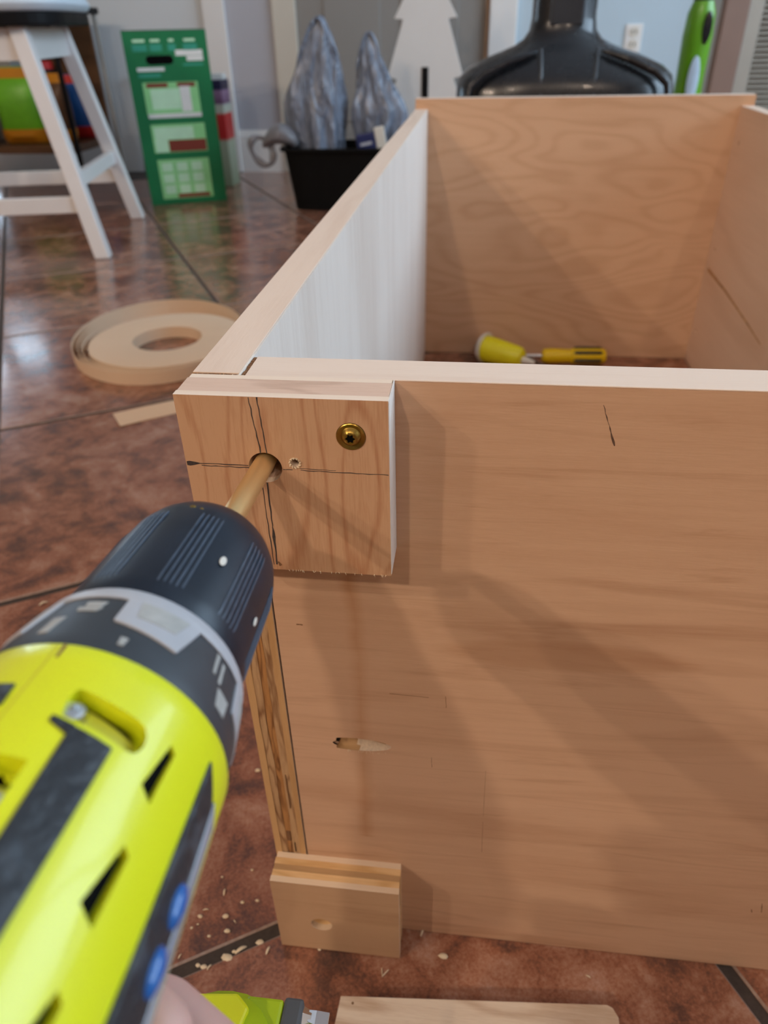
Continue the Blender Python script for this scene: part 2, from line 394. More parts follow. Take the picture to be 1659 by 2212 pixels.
# window in the right wall, glass door in the back wall
w = struct(MB().box(RX1-15, RX1+TH, WIN[0]-70, WIN[1]+70, WIN[2]-40, WIN[2]).build('window_1', 'trim_white', bevel=2))
for k in range(4):
    y = WIN[0]+(WIN[1]-WIN[0])*k/3; MB().box(RX1+40, RX1+80, y-25, y+25, WIN[2], WIN[3]).build('mullion', 'trim_white', w)
MB().box(RX1+40, RX1+80, WIN[0], WIN[1], WIN[3]-40, WIN[3]).build('window_head', 'trim_white', w)
for k in range(3):
    y0 = WIN[0]+(WIN[1]-WIN[0])*k/3+25; y1 = WIN[0]+(WIN[1]-WIN[0])*(k+1)/3-25
    MB().box(RX1+58, RX1+61, y0, y1, WIN[2], WIN[3]-40).build('pane', 'pane', w)
d = struct(MB().box(PAT[0], PAT[1], RY1+20, RY1+70, 0, PAT[2]+40).build('door_1', 'trim_white'))
for x in (PAT[0]+35, PAT[1]-35): MB().box(x-35, x+35, RY1+20, RY1+70, PAT[2]+40, PAT[3]).build('door_stile', 'trim_white', d)
MB().box(PAT[0]+70, PAT[1]-70, RY1+20, RY1+70, PAT[3]-70, PAT[3]).build('door_rail', 'trim_white', d)
MB().box(PAT[0]+70, PAT[1]-70, RY1+44, RY1+47, PAT[2]+40, PAT[3]-70).build('pane', 'pane', d)
# back wall trim, inner door, baseboard
struct(MB().box(-955, -872, RY1-22, RY1, 0, 2050).build('trim_1', 'trim_white', bevel=3))
struct(MB().box(-872, -692, RY1-8, RY1, 150, RZ).build('trim_2', 'panel_grey'))
struct(MB().prism([(RY1, 0), (RY1-16, 0), (RY1-16, 130), (RY1-10, 152), (RY1, 155)], -872, -692, 'yz').build('baseboard_back', 'trim_white'))
struct(MB().box(-692, -602, RY1-24, RY1, 0, 2050).build('trim_3', 'trim_cream', bevel=4))
d = struct(MB().box(-602, 95, RY1-10, RY1, 5, 2000).build('door_2', 'door_grey'))
for (x0, x1, z0, z1) in ((-500, -290, 180, 900), (-215, -5, 180, 900), (-500, -290, 1050, 1850), (-215, -5, 1050, 1850)):
    MB().box(x0, x1, RY1-15, RY1-9, z0, z1).build('door_panel', 'door_grey', d, bevel=4)
MB().lathe([(0, 26), (6, 26), (10, 10), (35, 10), (42, 24), (58, 26), (66, 16)], (20, RY1-10, 980), 'y', 20).build('door_knob', 'steel', d, smooth=True).scale = (1, 1, 1)
struct(MB().box(92, 104, RY1-30, RY1, 0, 2000).build('trim_4', 'ragged'))
struct(MB().box(106, 205, RY1-24, RY1, 0, 2050).build('trim_5', 'trim_white', bevel=4))
struct(MB().prism([(RY1, 0), (RY1-16, 0), (RY1-16, 130), (RY1-10, 152), (RY1, 155)], 205, 905, 'yz').build('baseboard_right', 'trim_white'))
struct(MB().box(205, 905, RY1-6, RY1, 155, RZ).build('wall_panel', 'wall_blue'))
bpy.data.objects['wall_panel'].name = 'wall_alcove'
struct(MB().box(905, 985, RY1-60, RY1, 0, 2100).build('trim_6', 'brown_casing', bevel=4))
# louvred door
d = struct(MB().box(985, 1035, RY1-45, RY1-10, 5, 2050).build('door_3', 'louver', bevel=3))
MB().box(1585, 1635, RY1-45, RY1-10, 5, 2050).build('door_stile', 'louver', d)
for z in (5, 1000, 1960): MB().box(1035, 1585, RY1-45, RY1-10, z, z+90).build('door_rail', 'louver', d)
MB().box(1035, 1585, RY1-8, RY1-4, 90, 1970).build('backing_board', 'louver', d)
s0 = None
for z in list(range(105, 990, 16))+list(range(1100, 1955, 16)):
    if s0 is None:
        s0 = MB().prism([(-16, -2), (-12, -4), (16, 12), (12, 14)], 1035, 1585, 'yz').build('slat', 'louver', d); s_ = s0
    else: s_ = copy_part(s0, d)
    s_.location = (0, (RY1-27)*MM, z*MM)
# outlet
o = thing('wall_outlet', 'white wall outlet plate on the pale blue wall', 'outlet', (620, RY1-6, 436))
MB().box(590, 650, RY1-12, RY1-6, 392, 478).build('cover_plate', 'trim_white', o, bevel=3)
for z in (416, 454):
    s_ = MB().lathe([(RY1-14.5, 16), (RY1-12, 17)], (620, 0, z), 'y', 20).build('socket', 'cap_white', o)
    MB().box(612, 615, RY1-15, RY1-14, z-5, z+6).box(625, 628, RY1-15, RY1-14, z-5, z+6).build('socket_slot', 'vent_black', o)
# recessed ceiling lamps behind the camera; the one nearest the window is added fill
for k, (x, y, pw, lb) in enumerate(((-1950, -2000, .46, 'round recessed ceiling lamp behind the camera, second from the left wall'), (-520, -2050, .34, 'round recessed ceiling lamp behind the camera, in line with the box'),
        (-2450, -1550, .40, 'round recessed ceiling lamp behind the camera, nearest the left wall'), (900, -2050, .18, 'added fill lamp recessed in the ceiling behind the camera, nearest the window'))):
    o = thing('ceiling_lamp', lb, 'lamp', (x, y, RZ), group='recessed ceiling lamps')
    MB().lathe([(RZ-.5, 95), (RZ-6, 92), (RZ-8, 78), (RZ-3, 72), (RZ-1, 72)], (x, y, 0), 'z', 36, False).build('trim_ring', 'trim_white', o, smooth=True)
    MB().lathe([(RZ-2.5, 70), (RZ-1, 70)], (x, y, 0), 'z', 36).build('diffuser', 'lamp_glow', o)
    l = bpy.data.lights.new('lamp_light', 'AREA'); l.shape = 'DISK'; l.size = .12; l.energy = LAMP_W*pw; l.color = LAMP_C
    lo = bpy.data.objects.new('lamp_light', l); COL.objects.link(lo); lo.location = (x*MM, y*MM, (RZ-9)*MM)
    v = Vector((30, -20, 200))-Vector((x, y, RZ)); lo.rotation_euler = v.to_track_quat('-Z', 'Y').to_euler()
o = thing('added_blind', 'added pale blind over the glass door, out of view, limiting its floor reflection', 'blind', (-2390, RY1-30, 950))  # added out of view to cut the glass door's reflection on the tiles
MB().box(PAT[0]-30, PAT[1]+30, RY1-28, RY1-25, 950, 2110).build('blind_sheet', 'trim_cream', o)
MB().box(PAT[0]-30, PAT[1]+30, RY1-34, RY1-20, 938, 950).build('bottom_bar', 'trim_white', o, bevel=2)
MB().lathe([(PAT[0]-40, 28), (PAT[1]+40, 28)], (0, RY1-30, 2135), 'x', 20).build('roller_tube', 'trim_white', o)

# ------------------------------------------------------------------ the plywood box
T, H, L, B = 18.5, 383.0, 1002.0, 487.0
box = thing('plywood_box', 'open maple plywood cabinet box standing on the tile floor with square corner blocks', 'cabinet', (0, 0, 0))
# left side: five plies (outer to inner), inner face white birch, banded top
sp_ = MB().box(15.2, 18.5, 0, L, .5, H-.6).build('side_panel', ['maple_white'], box)
sublabel(sp_, 'left side panel with pale inner face and bare ply edge'); sp_.data.materials.append(MATS['end_light'])
for p in sp_.data.polygons: p.material_index = 1 if p.normal.y < -.9 else 0
rnd = random.Random(3)
for x0, x1, m, y0 in ((0, 3.5, 'end_light', 0), (3.5, 7.3, 'end_beige', .45), (7.3, 11.2, 'end_brown', .8), (11.2, 15.2, 'end_beige', .35)):
    q = MB(); zs = [.5+k*(H-1.1)/24 for k in range(25)]
    rr = []
    for z in zs:
        a = rnd.uniform(-.45, .45) if x0 > 0 else 0; bb = rnd.uniform(-.45, .45) if x1 < 15 else 0
        yy = y0+rnd.uniform(-.15, .25)*(y0 > 0)
        rr.append([Vector((x0+a, yy, z)), Vector((x1+bb, yy, z)), Vector((x1+bb, L, z)), Vector((x0+a, L, z))])
    q.loft(rr).build('ply_layer', m, sp_)
MB().box(8.2, 10.4, -.02, 3, 88, 97).build('ply_void', 'ragged', sp_)
MB().box(12.0, 12.5, .1, 3, 77, 86).build('ply_void', 'dark_gap', sp_)
MB().box(12.6, 13.1, .1, 3, 120, 150).build('ply_void', 'ragged', sp_)
MB().box(.1, 17.9, 2.2, L, H-.6, H).build('edge_banding', 'maple_band_side', sp_, bevel=.25)
q = MB()
for k in range(26):
    x = .4+k*17.2/26; q.box(x, x+17.2/26, .2, rnd.uniform(1.5, 2.1), H-.9, H-rnd.uniform(.15, .7))
q.build('ragged_edge', 'ragged', sp_)
MB().box(18.0, 18.9, .3, L*.02+1, H-.8, H+.05).build('veneer_lip', 'white_edge', sp_)
# right side and back
rp = MB().box(B-T, B, 0, L, .5, H-.6).build('side_panel', ['maple_right'], box); sublabel(rp, 'right side panel with warm brown inner face')
cut(rp, [MB().lathe([(B-T-3, 4.2), (B-T+6, 4.0)], (0, 974, z), 'x', 16) for z in (337, 189, 59)])
MB().box(B-T+.3, B-.1, 0, L, H-.6, H).build('edge_banding', 'maple_band_side', rp, bevel=.25)
for z in (337, 189, 59): MB().lathe([(B-T+4.5, 3.9), (B-T+5.5, 3.9)], (0, 974, z), 'x', 16).build('screw_head', 'steel' if z < 100 else 'vent_black', rp)
MB().prism([(985, 160), (880, 156), (760, 147), (700, 141), (700, 139), (760, 144), (880, 152), (985, 154)], B-T-.05, B-T+.2, 'yz').build('dark_line', 'end_brown', rp)  # thin dark line across the panel's inner face
bp = MB().box(0, B, L, L+T, .5, H+13.2).build('back_panel', 'maple_back', box)
MB().box(.2, B-.2, L+.2, L+T-.2, H+13.2, H+13.8).build('edge_banding', 'maple_band', bp, bevel=.25)
# front
fp = MB().box(19.5, B-T, 0, T, .5, H-.6).build('front_panel', 'maple_front', box)
a15 = R(15); cx_, cz_ = 71-18.5, 181.2
pocket = MB().tube([(53+34-43.5*k/20, (-34+43.5*k/20)*math.tan(a15), cz_) for k in range(21)], 4.75, 28)
pilot = MB().tube([(49, 3.2*math.tan(a15), cz_), (23, 30*math.tan(a15), cz_)], 3.0, 14)
cut(fp, [ybar(30, 355.5, 6.2, -3, 13), pocket, pilot])
for m_ in ('pocket_wood', 'ply_dark', 'dark_gap'): fp.data.materials.append(MATS[m_])
for p in fp.data.polygons:
    c_ = p.center*1000
    if max(abs(v_) for v_ in p.normal) < .9999 and 174 < c_.z < 188 and c_.x < 90: p.material_index = 3 if c_.x < 43.6 else (2 if c_.x < 54 or c_.z > cz_+1.5 else 1)  # shade painted into the pocket: deep end and upper wall darker
MB().box(20.5, B-T, .1, T-.1, H-.6, H).build('edge_banding', 'maple_band', fp, bevel=.3)
q = MB()
for k in range(18):
    y = .5+k*17.6/18; q.box(19.1, 20.3+rnd.uniform(-.3, .4), y, y+17.6/18, H-.9, H-rnd.uniform(.05, .5))
q.build('ragged_edge', 'ragged', fp)
MB().box(18.55, 19.45, 1.6, T, 1, H-.7).build('joint_gap', 'dark_gap', fp)
# torn fibres at the pocket hole and loose fibre fuzz
q = MB()
for k in range(16):
    a = rnd.uniform(-.3, .3)+ (0 if k % 2 else math.pi); x = 71-rnd.uniform(0, 30); z = cz_-4.6+rnd.uniform(-.4, .5)
    q.tube([(x, -.05, z), (x+rnd.uniform(-.6, .6), -.5, z-rnd.uniform(.3, 1.2))], .09, 4)
q.build('torn_fibre', 'chip_wood', fp)
# pencil and scuff marks on the front face
def ribbon(pts, w, y):
    q = MB(); up = []; dn = []
    for k, (x, z) in enumerate(pts):
        x0, z0 = pts[max(k-1, 0)]; x1, z1 = pts[min(k+1, len(pts)-1)]; d = Vector((x1-x0, z1-z0)); d.normalize()
        ww = w*rnd.uniform(.6, 1.25) if isinstance(w, (int, float)) else w[k]
        up.append((x-d.y*ww/2, z+d.x*ww/2)); dn.append((x+d.y*ww/2, z-d.x*ww/2))
    n = len(pts); vs = [(x, y, z) for x, z in up]+[(x, y, z) for x, z in dn]+[(x, y+.06, z) for x, z in up]+[(x, y+.06, z) for x, z in dn]
    fs = []
    for i in range(n-1): fs += [(i, i+1, n+i+1, n+i), (2*n+i, 3*n+i, 3*n+i+1, 2*n+i+1), (i, 2*n+i, 2*n+i+1, i+1), (n+i, n+i+1, 3*n+i+1, 3*n+i)]
    fs += [(0, n, 3*n, 2*n), (n-1, 3*n-1, 4*n-1, 2*n-1)]
    return q.add(vs, fs)
def wob(x0, z0, x1, z1, n=10, a=.15): return [(x0+(x1-x0)*k/n+rnd.uniform(-a, a), z0+(z1-z0)*k/n+rnd.uniform(-a, a)) for k in range(n+1)]
ribbon(wob(149, 376, 152, 368, 5)+wob(152.5, 367, 155, 360, 4), [.15, .3, .2, .45, .2, .15, .5, .3, .7, .9, .4], -.05).build('scuff_mark', 'scuff_brown', fp)
for (a, b_, c, d_, w_) in ((29, 262, 32, 262, .7), (71, 221, 90, 220.4, .25), (280, 73, 282, 64, .5), (286, 72, 287, 66, .4), (276, 66, 277, 63, .5), (98, 222, 98.5, 214, .18), (92, 176, 92.4, 168, .2), (120, 169, 121, 130, .15), (121, 125, 122, 96, .15)):
    ribbon(wob(a, b_, c, d_, 6, .08), w_, -.05).build('scuff_mark', 'ragged', fp)

# corner blocks
def corner_block(lab, x0, x1, z0, z1, holes, mats, face):
    ys = [-18.5, -15.0, -11.2, -7.6, -3.6, 0]
    main = None; names = mats
    for k in range(5):
        e = 0 if k == 0 else rnd.uniform(.05, .5)
        o_ = MB().box(x0+e*(k > 0), x1-e, ys[k]+(.02 if k else 0), ys[k+1], z0+e*.4, z1-e*.7).build('corner_block' if k == 0 else 'ply_layer', names[k], main or box)
        if k == 0: main = sublabel(o_, lab); o_.data.materials.append(MATS['ply_light'])
        cut(o_, [ybar(x, z, r, -30, d_) for (x, z, r, d_) in holes if d_ > ys[k]])
        if k == 0:
            o_.data.materials.clear(); o_.data.materials.append(MATS[face]); o_.data.materials.append(MATS[mats[0]])
            for p in o_.data.polygons: p.material_index = 0 if p.normal.y < -.9 else 1
    return main
ub = corner_block('upper square plywood corner block with pencil cross, drilled hole and brass screw', .2, 75.2, 308.6, 383.4,
    [(30, 355.5, 6.2, 8), (41.2, 358, 1.7, -6), (62, 369.5, 5.3, -18.0)], ['ply_up_light', 'ply_up_mid', 'ply_up_mid', 'ply_up_mid', 'ply_up_light'], 'block_face')
MB().box(75.15, 75.45, -18.3, -.2, 309.4, 383.2).build('lit_block_edge', 'white_edge', ub)  # pale strip paints window light onto the block's right side
for pts, w_ in ((wob(27, 383.2, 29, 361.5), .45), (wob(30, 383.2, 31.2, 361.6), .5), (wob(28, 348.6, 28.4, 311), .35), (wob(30, 349.2, 29.9, 330, 6)+wob(29.9, 329, 29.8, 311, 6), .55),
               (wob(.6, 356.3, 23.8, 356.0), .35), (wob(6, 355.3, 23.8, 355.1), .3), (wob(36.4, 355, 40, 355, 4), .3), (wob(43, 355, 74.8, 354.6, 14), .28), (wob(43, 355.8, 56, 355.4, 6), .2)):
    ribbon(pts, w_, -18.55).build('pencil_line', 'pencil', ub)
ribbon(wob(.6, 356, 5.5, 356.1, 5, .05), [1.6, 2, 1.7, 1.3, .8, .3], -18.56).build('pencil_line', 'pencil', ub)
ribbon(wob(29.9, 329, 29.8, 318, 5, .05), [.3, .9, 1.3, .9, .5, .2], -18.56).build('pencil_line', 'pencil', ub)
ribbon(wob(30, 312.5, 31.5, 310.5, 3, .2), 1.1, -18.56).build('pencil_line', 'ragged', ub)
q = MB()
for k in range(11):
    a = 2*math.pi*k/11; r = 1.75; c = (41.2+r*math.cos(a), -18.5, 358+r*math.sin(a)); q.tube([c, (41.2+2.3*math.cos(a+.3), -18.9-rnd.uniform(0, .4), 358+2.3*math.sin(a+.3))], [.5, .12], 5)
q.build('torn_fibre', 'chip_wood', ub)
q = MB()
for k in range(22):
    x = rnd.uniform(32, 74); q.tube([(x, -18.4, 308.9), (x+rnd.uniform(-.5, .5), -18.8, 308.6-rnd.uniform(.2, .8))], [.2, .06], 4)
q.build('torn_fibre', 'chip_wood', ub)
# brass washer-head screw with star recess
q = MB(); sg = 36; rings = []
def sring(y, r, st=0): return [Vector((62+(r+st*math.cos(6*2*math.pi*k/sg))*math.cos(2*math.pi*k/sg), y, 369.5+(r+st*math.cos(6*2*math.pi*k/sg))*math.sin(2*math.pi*k/sg))) for k in range(sg)]
for y, r, st in ((-18.1, 5.15, 0), (-18.75, 5.15, 0), (-18.95, 4.9, 0), (-18.8, 4.3, 0), (-18.6, 3.6, 0), (-19.0, 3.2, 0), (-19.9, 2.6, 0), (-20.3, 1.9, .12), (-20.25, 1.45, .28), (-18.9, 1.2, .26), (-18.7, .3, 0)): rings.append(sring(y, r, st))
q.loft(rings).build('screw', 'screw_brass', ub, smooth=True)
MB().loft([sring(-19.6, 1.3, .27), sring(-20.0, 1.36, .27)]).build('star_shade', 'vent_black', ub)  # black star painted in as the shade inside the screw recess
lb = corner_block('lower plywood corner block with one shallow bored hole, resting on the floor', .6, 76.2, 1.2, 75.8,
    [(28.5, 32, 6.6, -1.5)], ['ply_light', 'ply_pine', 'ply_dark', 'ply_pine', 'ply_light'], 'block_face_low')

# ------------------------------------------------------------------ cordless drill (local: x right, y towards the work, z up; s = -y)
P0 = Vector((29.56, -18.5, 356.85))
drill = thing('cordless_drill', 'yellow-green and black cordless drill boring into the upper corner block', 'drill', P0, (R(-4.63), 0, R(.46)), local=True)
def cp(s, th, r): a = R(th); return Vector((r*math.sin(a), -s, r*math.cos(a)))
def rev(prof, seg=64): return MB().loft([[cp(s, 360*k/seg, r) for k in range(seg)] for s, r in prof])
bit = rev([(-13, .3), (-12, 3.2), (0, 3.75), (54, 3.75)], 28).build('drill_bit', 'brass', drill, smooth=True)
chuck = rev([(52, 5), (51.5, 9.5), (54, 12.5), (58, 15.6), (62, 18.2), (66, 20.0), (71, 21.2), (80, 21.8), (104, 22.6), (109, 22.4), (111.5, 21.5), (113, 15)]).build('chuck', 'chuck_black', drill, smooth=True)
# raised ribs on the chuck sleeve
for base in range(-160, 200, 40):
    for k in range(5):
        th = base+14+k*3.6; r1, r2 = 21.55, 22.3
        q = MB(); rr = []
        for s, r in ((73, r1), (76, r1+.45), (103, r2+.45), (107, r2)):
            rr.append([cp(s, th-.75, r-.4), cp(s, th-.55, r), cp(s, th+.55, r), cp(s, th+.75, r-.4)])
        q.loft(rr).build('grip_rib', 'chuck_stripe', chuck)
for (s, th, r, rad) in ((89, 41, 22.6, .9), (70, 3, 21.0, .8), (70.5, 10, 21.05, .5), (93, 84, 22.5, .8)):
    sp3 = MB().lathe([(0, rad), (.12, rad*.8)], (0, 0, 0), 'z', 10)
    M_ = Matrix.Rotation(R(th), 4, 'Y'); q = MB(); q.add([M_ @ Vector((p.x, p.y*(2 if s > 80 else 1), p.z))+cp(s, th, r) for p in sp3.v], sp3.f)
    q.build('paint_speck', 'cap_white' if s > 80 else 'screw_brass', chuck)
# torque ring: pale grey with a raised index window
tr_ = rev([(111.5, 18), (111.6, 24.0), (112.6, 24.6), (115.2, 25.0), (116, 25.0), (116, 20)]).build('torque_ring', 'ring_grey', drill, smooth=True)
def patch(s_th, r, h_, seg=8):
    """a curved pad on the cylinder: s_th = list of 4 corners (s, theta), outer radius r+h_"""
    q = MB(); n = seg; top = []; bot = []
    (a, b, c, d) = s_th
    for i in range(n+1):
        for j in range(n+1):
            u, v = i/n, j/n
            s = (a[0]*(1-u)+b[0]*u)*(1-v)+(d[0]*(1-u)+c[0]*u)*v; th = (a[1]*(1-u)+b[1]*u)*(1-v)+(d[1]*(1-u)+c[1]*u)*v
            rr = r(s) if callable(r) else r
            top.append(cp(s, th, rr+h_)); bot.append(cp(s, th, rr-1.5))
    N = n+1; fs = []
    for i in range(n):
        for j in range(n):
            k = i*N+j; fs += [(k, k+1, k+N+1, k+N), (N*N+k, N*N+k+N, N*N+k+N+1, N*N+k+1)]
    for i in range(n):
        for (k, k2) in ((i, i+1), (n*N+i, n*N+i+1), (i*N, (i+1)*N), (i*N+n, (i+1)*N+n)): fs.append((k, k2, N*N+k2, N*N+k))
    return q.add(top+bot, fs)
collar = rev([(115.5, 20), (115.6, 24.6), (122, 25.6), (130, 26.9), (134, 27.4), (136, 27.2), (137, 20)]).build('gear_collar', 'collar_dark', drill, smooth=True)
rc = lambda s: 24.6+(s-115.6)*.165
for k in range(5):
    c0 = -132+k*72+ -12+30
    c0 = 29-144+k*72
    MBp = patch([(115.6, c0-19), (115.6, c0+19), (126.5, c0+12), (124.5, c0-18)], rc, .5).build('index_tab', 'ring_grey', tr_, bevel=.25)
    patch([(116.2, c0-12), (116.2, c0+12), (121.8, c0+8), (121.8, c0-10)], rc, .62).build('index_window', 'scuff', tr_)
for (s, th, w_, h_) in ((119, -3, 5, 1), (121, -4, 6, .8), (119.5, 62, 1.2, 3), (120.5, 67, 1.2, 3), (127, 72, 5, 2.4), (130, 20, 1.6, 1.2), (127, -14, 3, 3)):
    patch([(s-h_, th-w_), (s-h_, th+w_), (s+h_, th+w_*.7), (s+h_, th-w_*.8)], rc, .12, 3).build('scuff_mark', 'scuff', collar)
# motor housing: shaped loft, slightly flattened sides
def rh(s): return 28.0+1.6*min(1, max(0, (s-137)/45))
seg = 72; rings = []
for s, k in ((134.2, .86), (134.3, .985), (135.3, 1.0), (139, 1.0), (148, 1), (160, 1), (175, 1), (190, 1), (205, .995), (216, .965), (223, .90), (227, .80), (228.5, .66)):
    rings.append([cp(s, 360*i/seg, rh(s)*k) for i in range(seg)])
hs = MB().loft(rings).build('housing', 'lime', drill, smooth=True)
def slotcut(corners, r_out, depth): 
    q = MB(); r0, r1 = r_out+6, r_out-depth
    n = 6; a, b, c, d = corners
    def edge(p, q_): return [(p[0]+(q_[0]-p[0])*k/n, p[1]+(q_[1]-p[1])*k/n) for k in range(n)]
    loop = edge(a, b)+edge(b, c)+edge(c, d)+edge(d, a)
    return q.loft([[cp(s, t_, r0) for s, t_ in loop], [cp(s, t_, r1) for s, t_ in loop]])
slots = [[(145.3, 15), (143.6, 30), (149.6, 33.5), (148.8, 17)], [(143.6, 29.9), (145.2, 43), (150.6, 41), (149.5, 33.4)]]
def rlobe(s0, s1, t0, t1):
    pts = []
    for k in range(7): a = -math.pi/2+math.pi*k/6; pts.append(((s0+s1)/2+(s1-s0)/2*math.sin(a), t1-4+5*math.cos(a)))
    for k in range(7): a = math.pi/2+math.pi*k/6; pts.append(((s0+s1)/2+(s1-s0)/2*math.sin(a), t0+4+2*math.cos(a)))
    return pts
def loopcut(loop, r_out, depth, shear=0): return MB().loft([[cp(s+shear*(t_-30), t_, r_out+6) for s, t_ in loop], [cp(s+shear*(t_-30), t_, r_out-depth) for s, t_ in loop]])
cuts = [loopcut(rlobe(145.0, 151.5, 14, 45), 28.3, 4.5, .05)]
vents = []
for sgn in (1, -1):
    for (s0, s1, t0, t1) in ((145.5, 157.5, 50.5, 56), (165.5, 178, 49, 55.5), (186, 198, 49, 55.5)):
        c_ = [(s0, sgn*(t1-1)), (s0+1, sgn*(t1+2)), (s1, sgn*(t1+.5)), (s1-2, sgn*(t0+.5))]
        cuts.append(slotcut(c_, 29, 6)); vents.append(c_)
cuts.append(slotcut([(160.5, 1), (160.5, 17), (171, 17), (171, 1)], 29, 5))
cut(hs, cuts)
for p in hs.data.polygons: p.use_smooth = True
hs.data.set_sharp_from_angle(angle=R(35))
for c_ in vents: patch(c_, 27.2, 0, 4).build('vent_slot', 'vent_black', hs)
MB().loft([[cp(s, 360*i/48, 24.0) for i in range(48)] for s in (138, 222)]).build('inner_shell', 'vent_black', hs)
# recess floor, screws, dark rubber bands, seam
patch([(144.6, 14), (147.4, 46), (153, 46), (150.8, 14)], 24.6, 0, 6).build('screw_pocket_floor', 'lime_recess', hs)
def dscrew(s, th, r, rad=2.3):
    pr = MB().lathe([(-2, rad), (.2, rad), (.9, rad*.8), (1.1, rad*.45), (.2, rad*.3), (.1, .05)], (0, 0, 0), 'z', 20)
    M_ = Matrix.Rotation(R(th), 4, 'Y'); q = MB(); q.add([M_ @ p+cp(s, th, r) for p in pr.v], pr.f); return q
dscrew(148.2, 19, 26.2).build('screw', 'steel', hs, smooth=True)
dscrew(166.5, 11, 25.0, 3.2).build('screw', 'steel', hs, smooth=True)
for sgn in (1, -1):
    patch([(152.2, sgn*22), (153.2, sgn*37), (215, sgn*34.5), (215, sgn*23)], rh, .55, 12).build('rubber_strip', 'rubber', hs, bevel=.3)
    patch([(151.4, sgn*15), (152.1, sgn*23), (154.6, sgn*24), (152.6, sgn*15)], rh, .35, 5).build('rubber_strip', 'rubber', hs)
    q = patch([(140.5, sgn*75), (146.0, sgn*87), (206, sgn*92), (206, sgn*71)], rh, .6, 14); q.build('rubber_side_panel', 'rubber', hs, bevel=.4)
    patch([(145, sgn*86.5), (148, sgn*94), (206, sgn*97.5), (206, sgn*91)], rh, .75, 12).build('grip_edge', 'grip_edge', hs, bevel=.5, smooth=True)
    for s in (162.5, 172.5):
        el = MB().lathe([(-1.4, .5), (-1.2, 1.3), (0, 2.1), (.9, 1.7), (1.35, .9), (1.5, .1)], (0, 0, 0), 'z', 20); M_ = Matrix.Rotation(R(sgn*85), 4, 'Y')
        q = MB(); q.add([M_ @ Vector((p_.x, p_.y*1.9, p_.z))+cp(s+3, sgn*85, rh(s)+.5) for p_ in el.v], el.f); q.build('rubber_nub', 'nub_glint_blue', hs, smooth=True)
patch([(135.4, -.35), (135.4, .35), (216, .35), (216, -.35)], rh, .04, 10).build('seam', 'lime_recess', hs)
patch([(135.0, 1.6), (135.0, 3.2), (138.4, 3.0), (138.4, 1.9)], rh, .06, 3).build('rust_mark', 'ragged', hs)
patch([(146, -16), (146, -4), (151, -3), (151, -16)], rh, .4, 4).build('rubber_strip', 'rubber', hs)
# handle, trigger, foot and battery (local z downwards)
def rrect(cx, cy, hx, hy, z, n=24, p=3.2):
    out = []
    for k in range(n):
        a = 2*math.pi*k/n; c, s = math.cos(a), math.sin(a)
        out.append(Vector((cx+hx*math.copysign(abs(c)**(2/p), c), cy+hy*math.copysign(abs(s)**(2/p), s), z)))
    return out
hd = MB().loft([rrect(0, -192, 17, 24, -18), rrect(0, -193, 16, 22, -40), rrect(0, -195, 15.5, 20, -70), rrect(0, -197, 15, 19.5, -110), rrect(0, -198, 16, 21, -135), rrect(0, -196, 20, 26, -150)]).build('handle', 'lime', drill, smooth=True)
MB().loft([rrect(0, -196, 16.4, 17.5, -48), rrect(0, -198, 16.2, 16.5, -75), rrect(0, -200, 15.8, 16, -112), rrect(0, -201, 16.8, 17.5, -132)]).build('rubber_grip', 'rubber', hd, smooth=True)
MB().loft([rrect(0, -170, 7, 10, -28), rrect(0, -167, 7, 10, -40), rrect(0, -168, 7, 10, -56), rrect(0, -170, 7, 10, -70), rrect(0, -175, 7, 8, -80)]).build('trigger', 'grey_plastic', drill, smooth=True)
FZ = -158.0
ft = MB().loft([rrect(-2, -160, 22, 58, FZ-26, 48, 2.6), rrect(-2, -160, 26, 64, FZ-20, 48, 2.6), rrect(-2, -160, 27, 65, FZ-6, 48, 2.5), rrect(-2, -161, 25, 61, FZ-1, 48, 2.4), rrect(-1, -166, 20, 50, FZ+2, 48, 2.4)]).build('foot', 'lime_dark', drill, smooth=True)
MB().loft([rrect(0, -172, 33, 66, FZ-68, 32, 5), rrect(0, -172, 36, 70, FZ-62, 32, 5), rrect(0, -172, 36, 70, FZ-32, 32, 5), rrect(0, -172, 32, 64, FZ-26, 32, 5)]).build('battery_pack', 'grey_plastic', drill, smooth=True)
MB().box(4, 17.5, -112, -96.5, FZ-16, FZ-4).build('bit_clip_base', 'lime_dark', ft, bevel=1.2)
MB().box(17.5, 24.5, -110, -95.5, FZ-18, FZ-4).build('bit_clip', 'grey_plastic', ft, bevel=1.2)
MB().prism([(-24, -118), (-18, -101), (2, -99), (7, -103), (4, -122)], FZ-2, FZ+1.6, 'xy').build('foot_ridge', 'lime', ft, bevel=1)
MB().prism([(12, -140), (14, -103), (31, -98), (35, -104), (36, -140)], FZ-26, FZ-14, 'xy').build('foot_rim', 'lime_dark', ft, bevel=2)
bpy.context.view_layer.update()
DM = drill.matrix_world.copy()
def dw(p): return DM @ (Vector(p)*MM)/MM
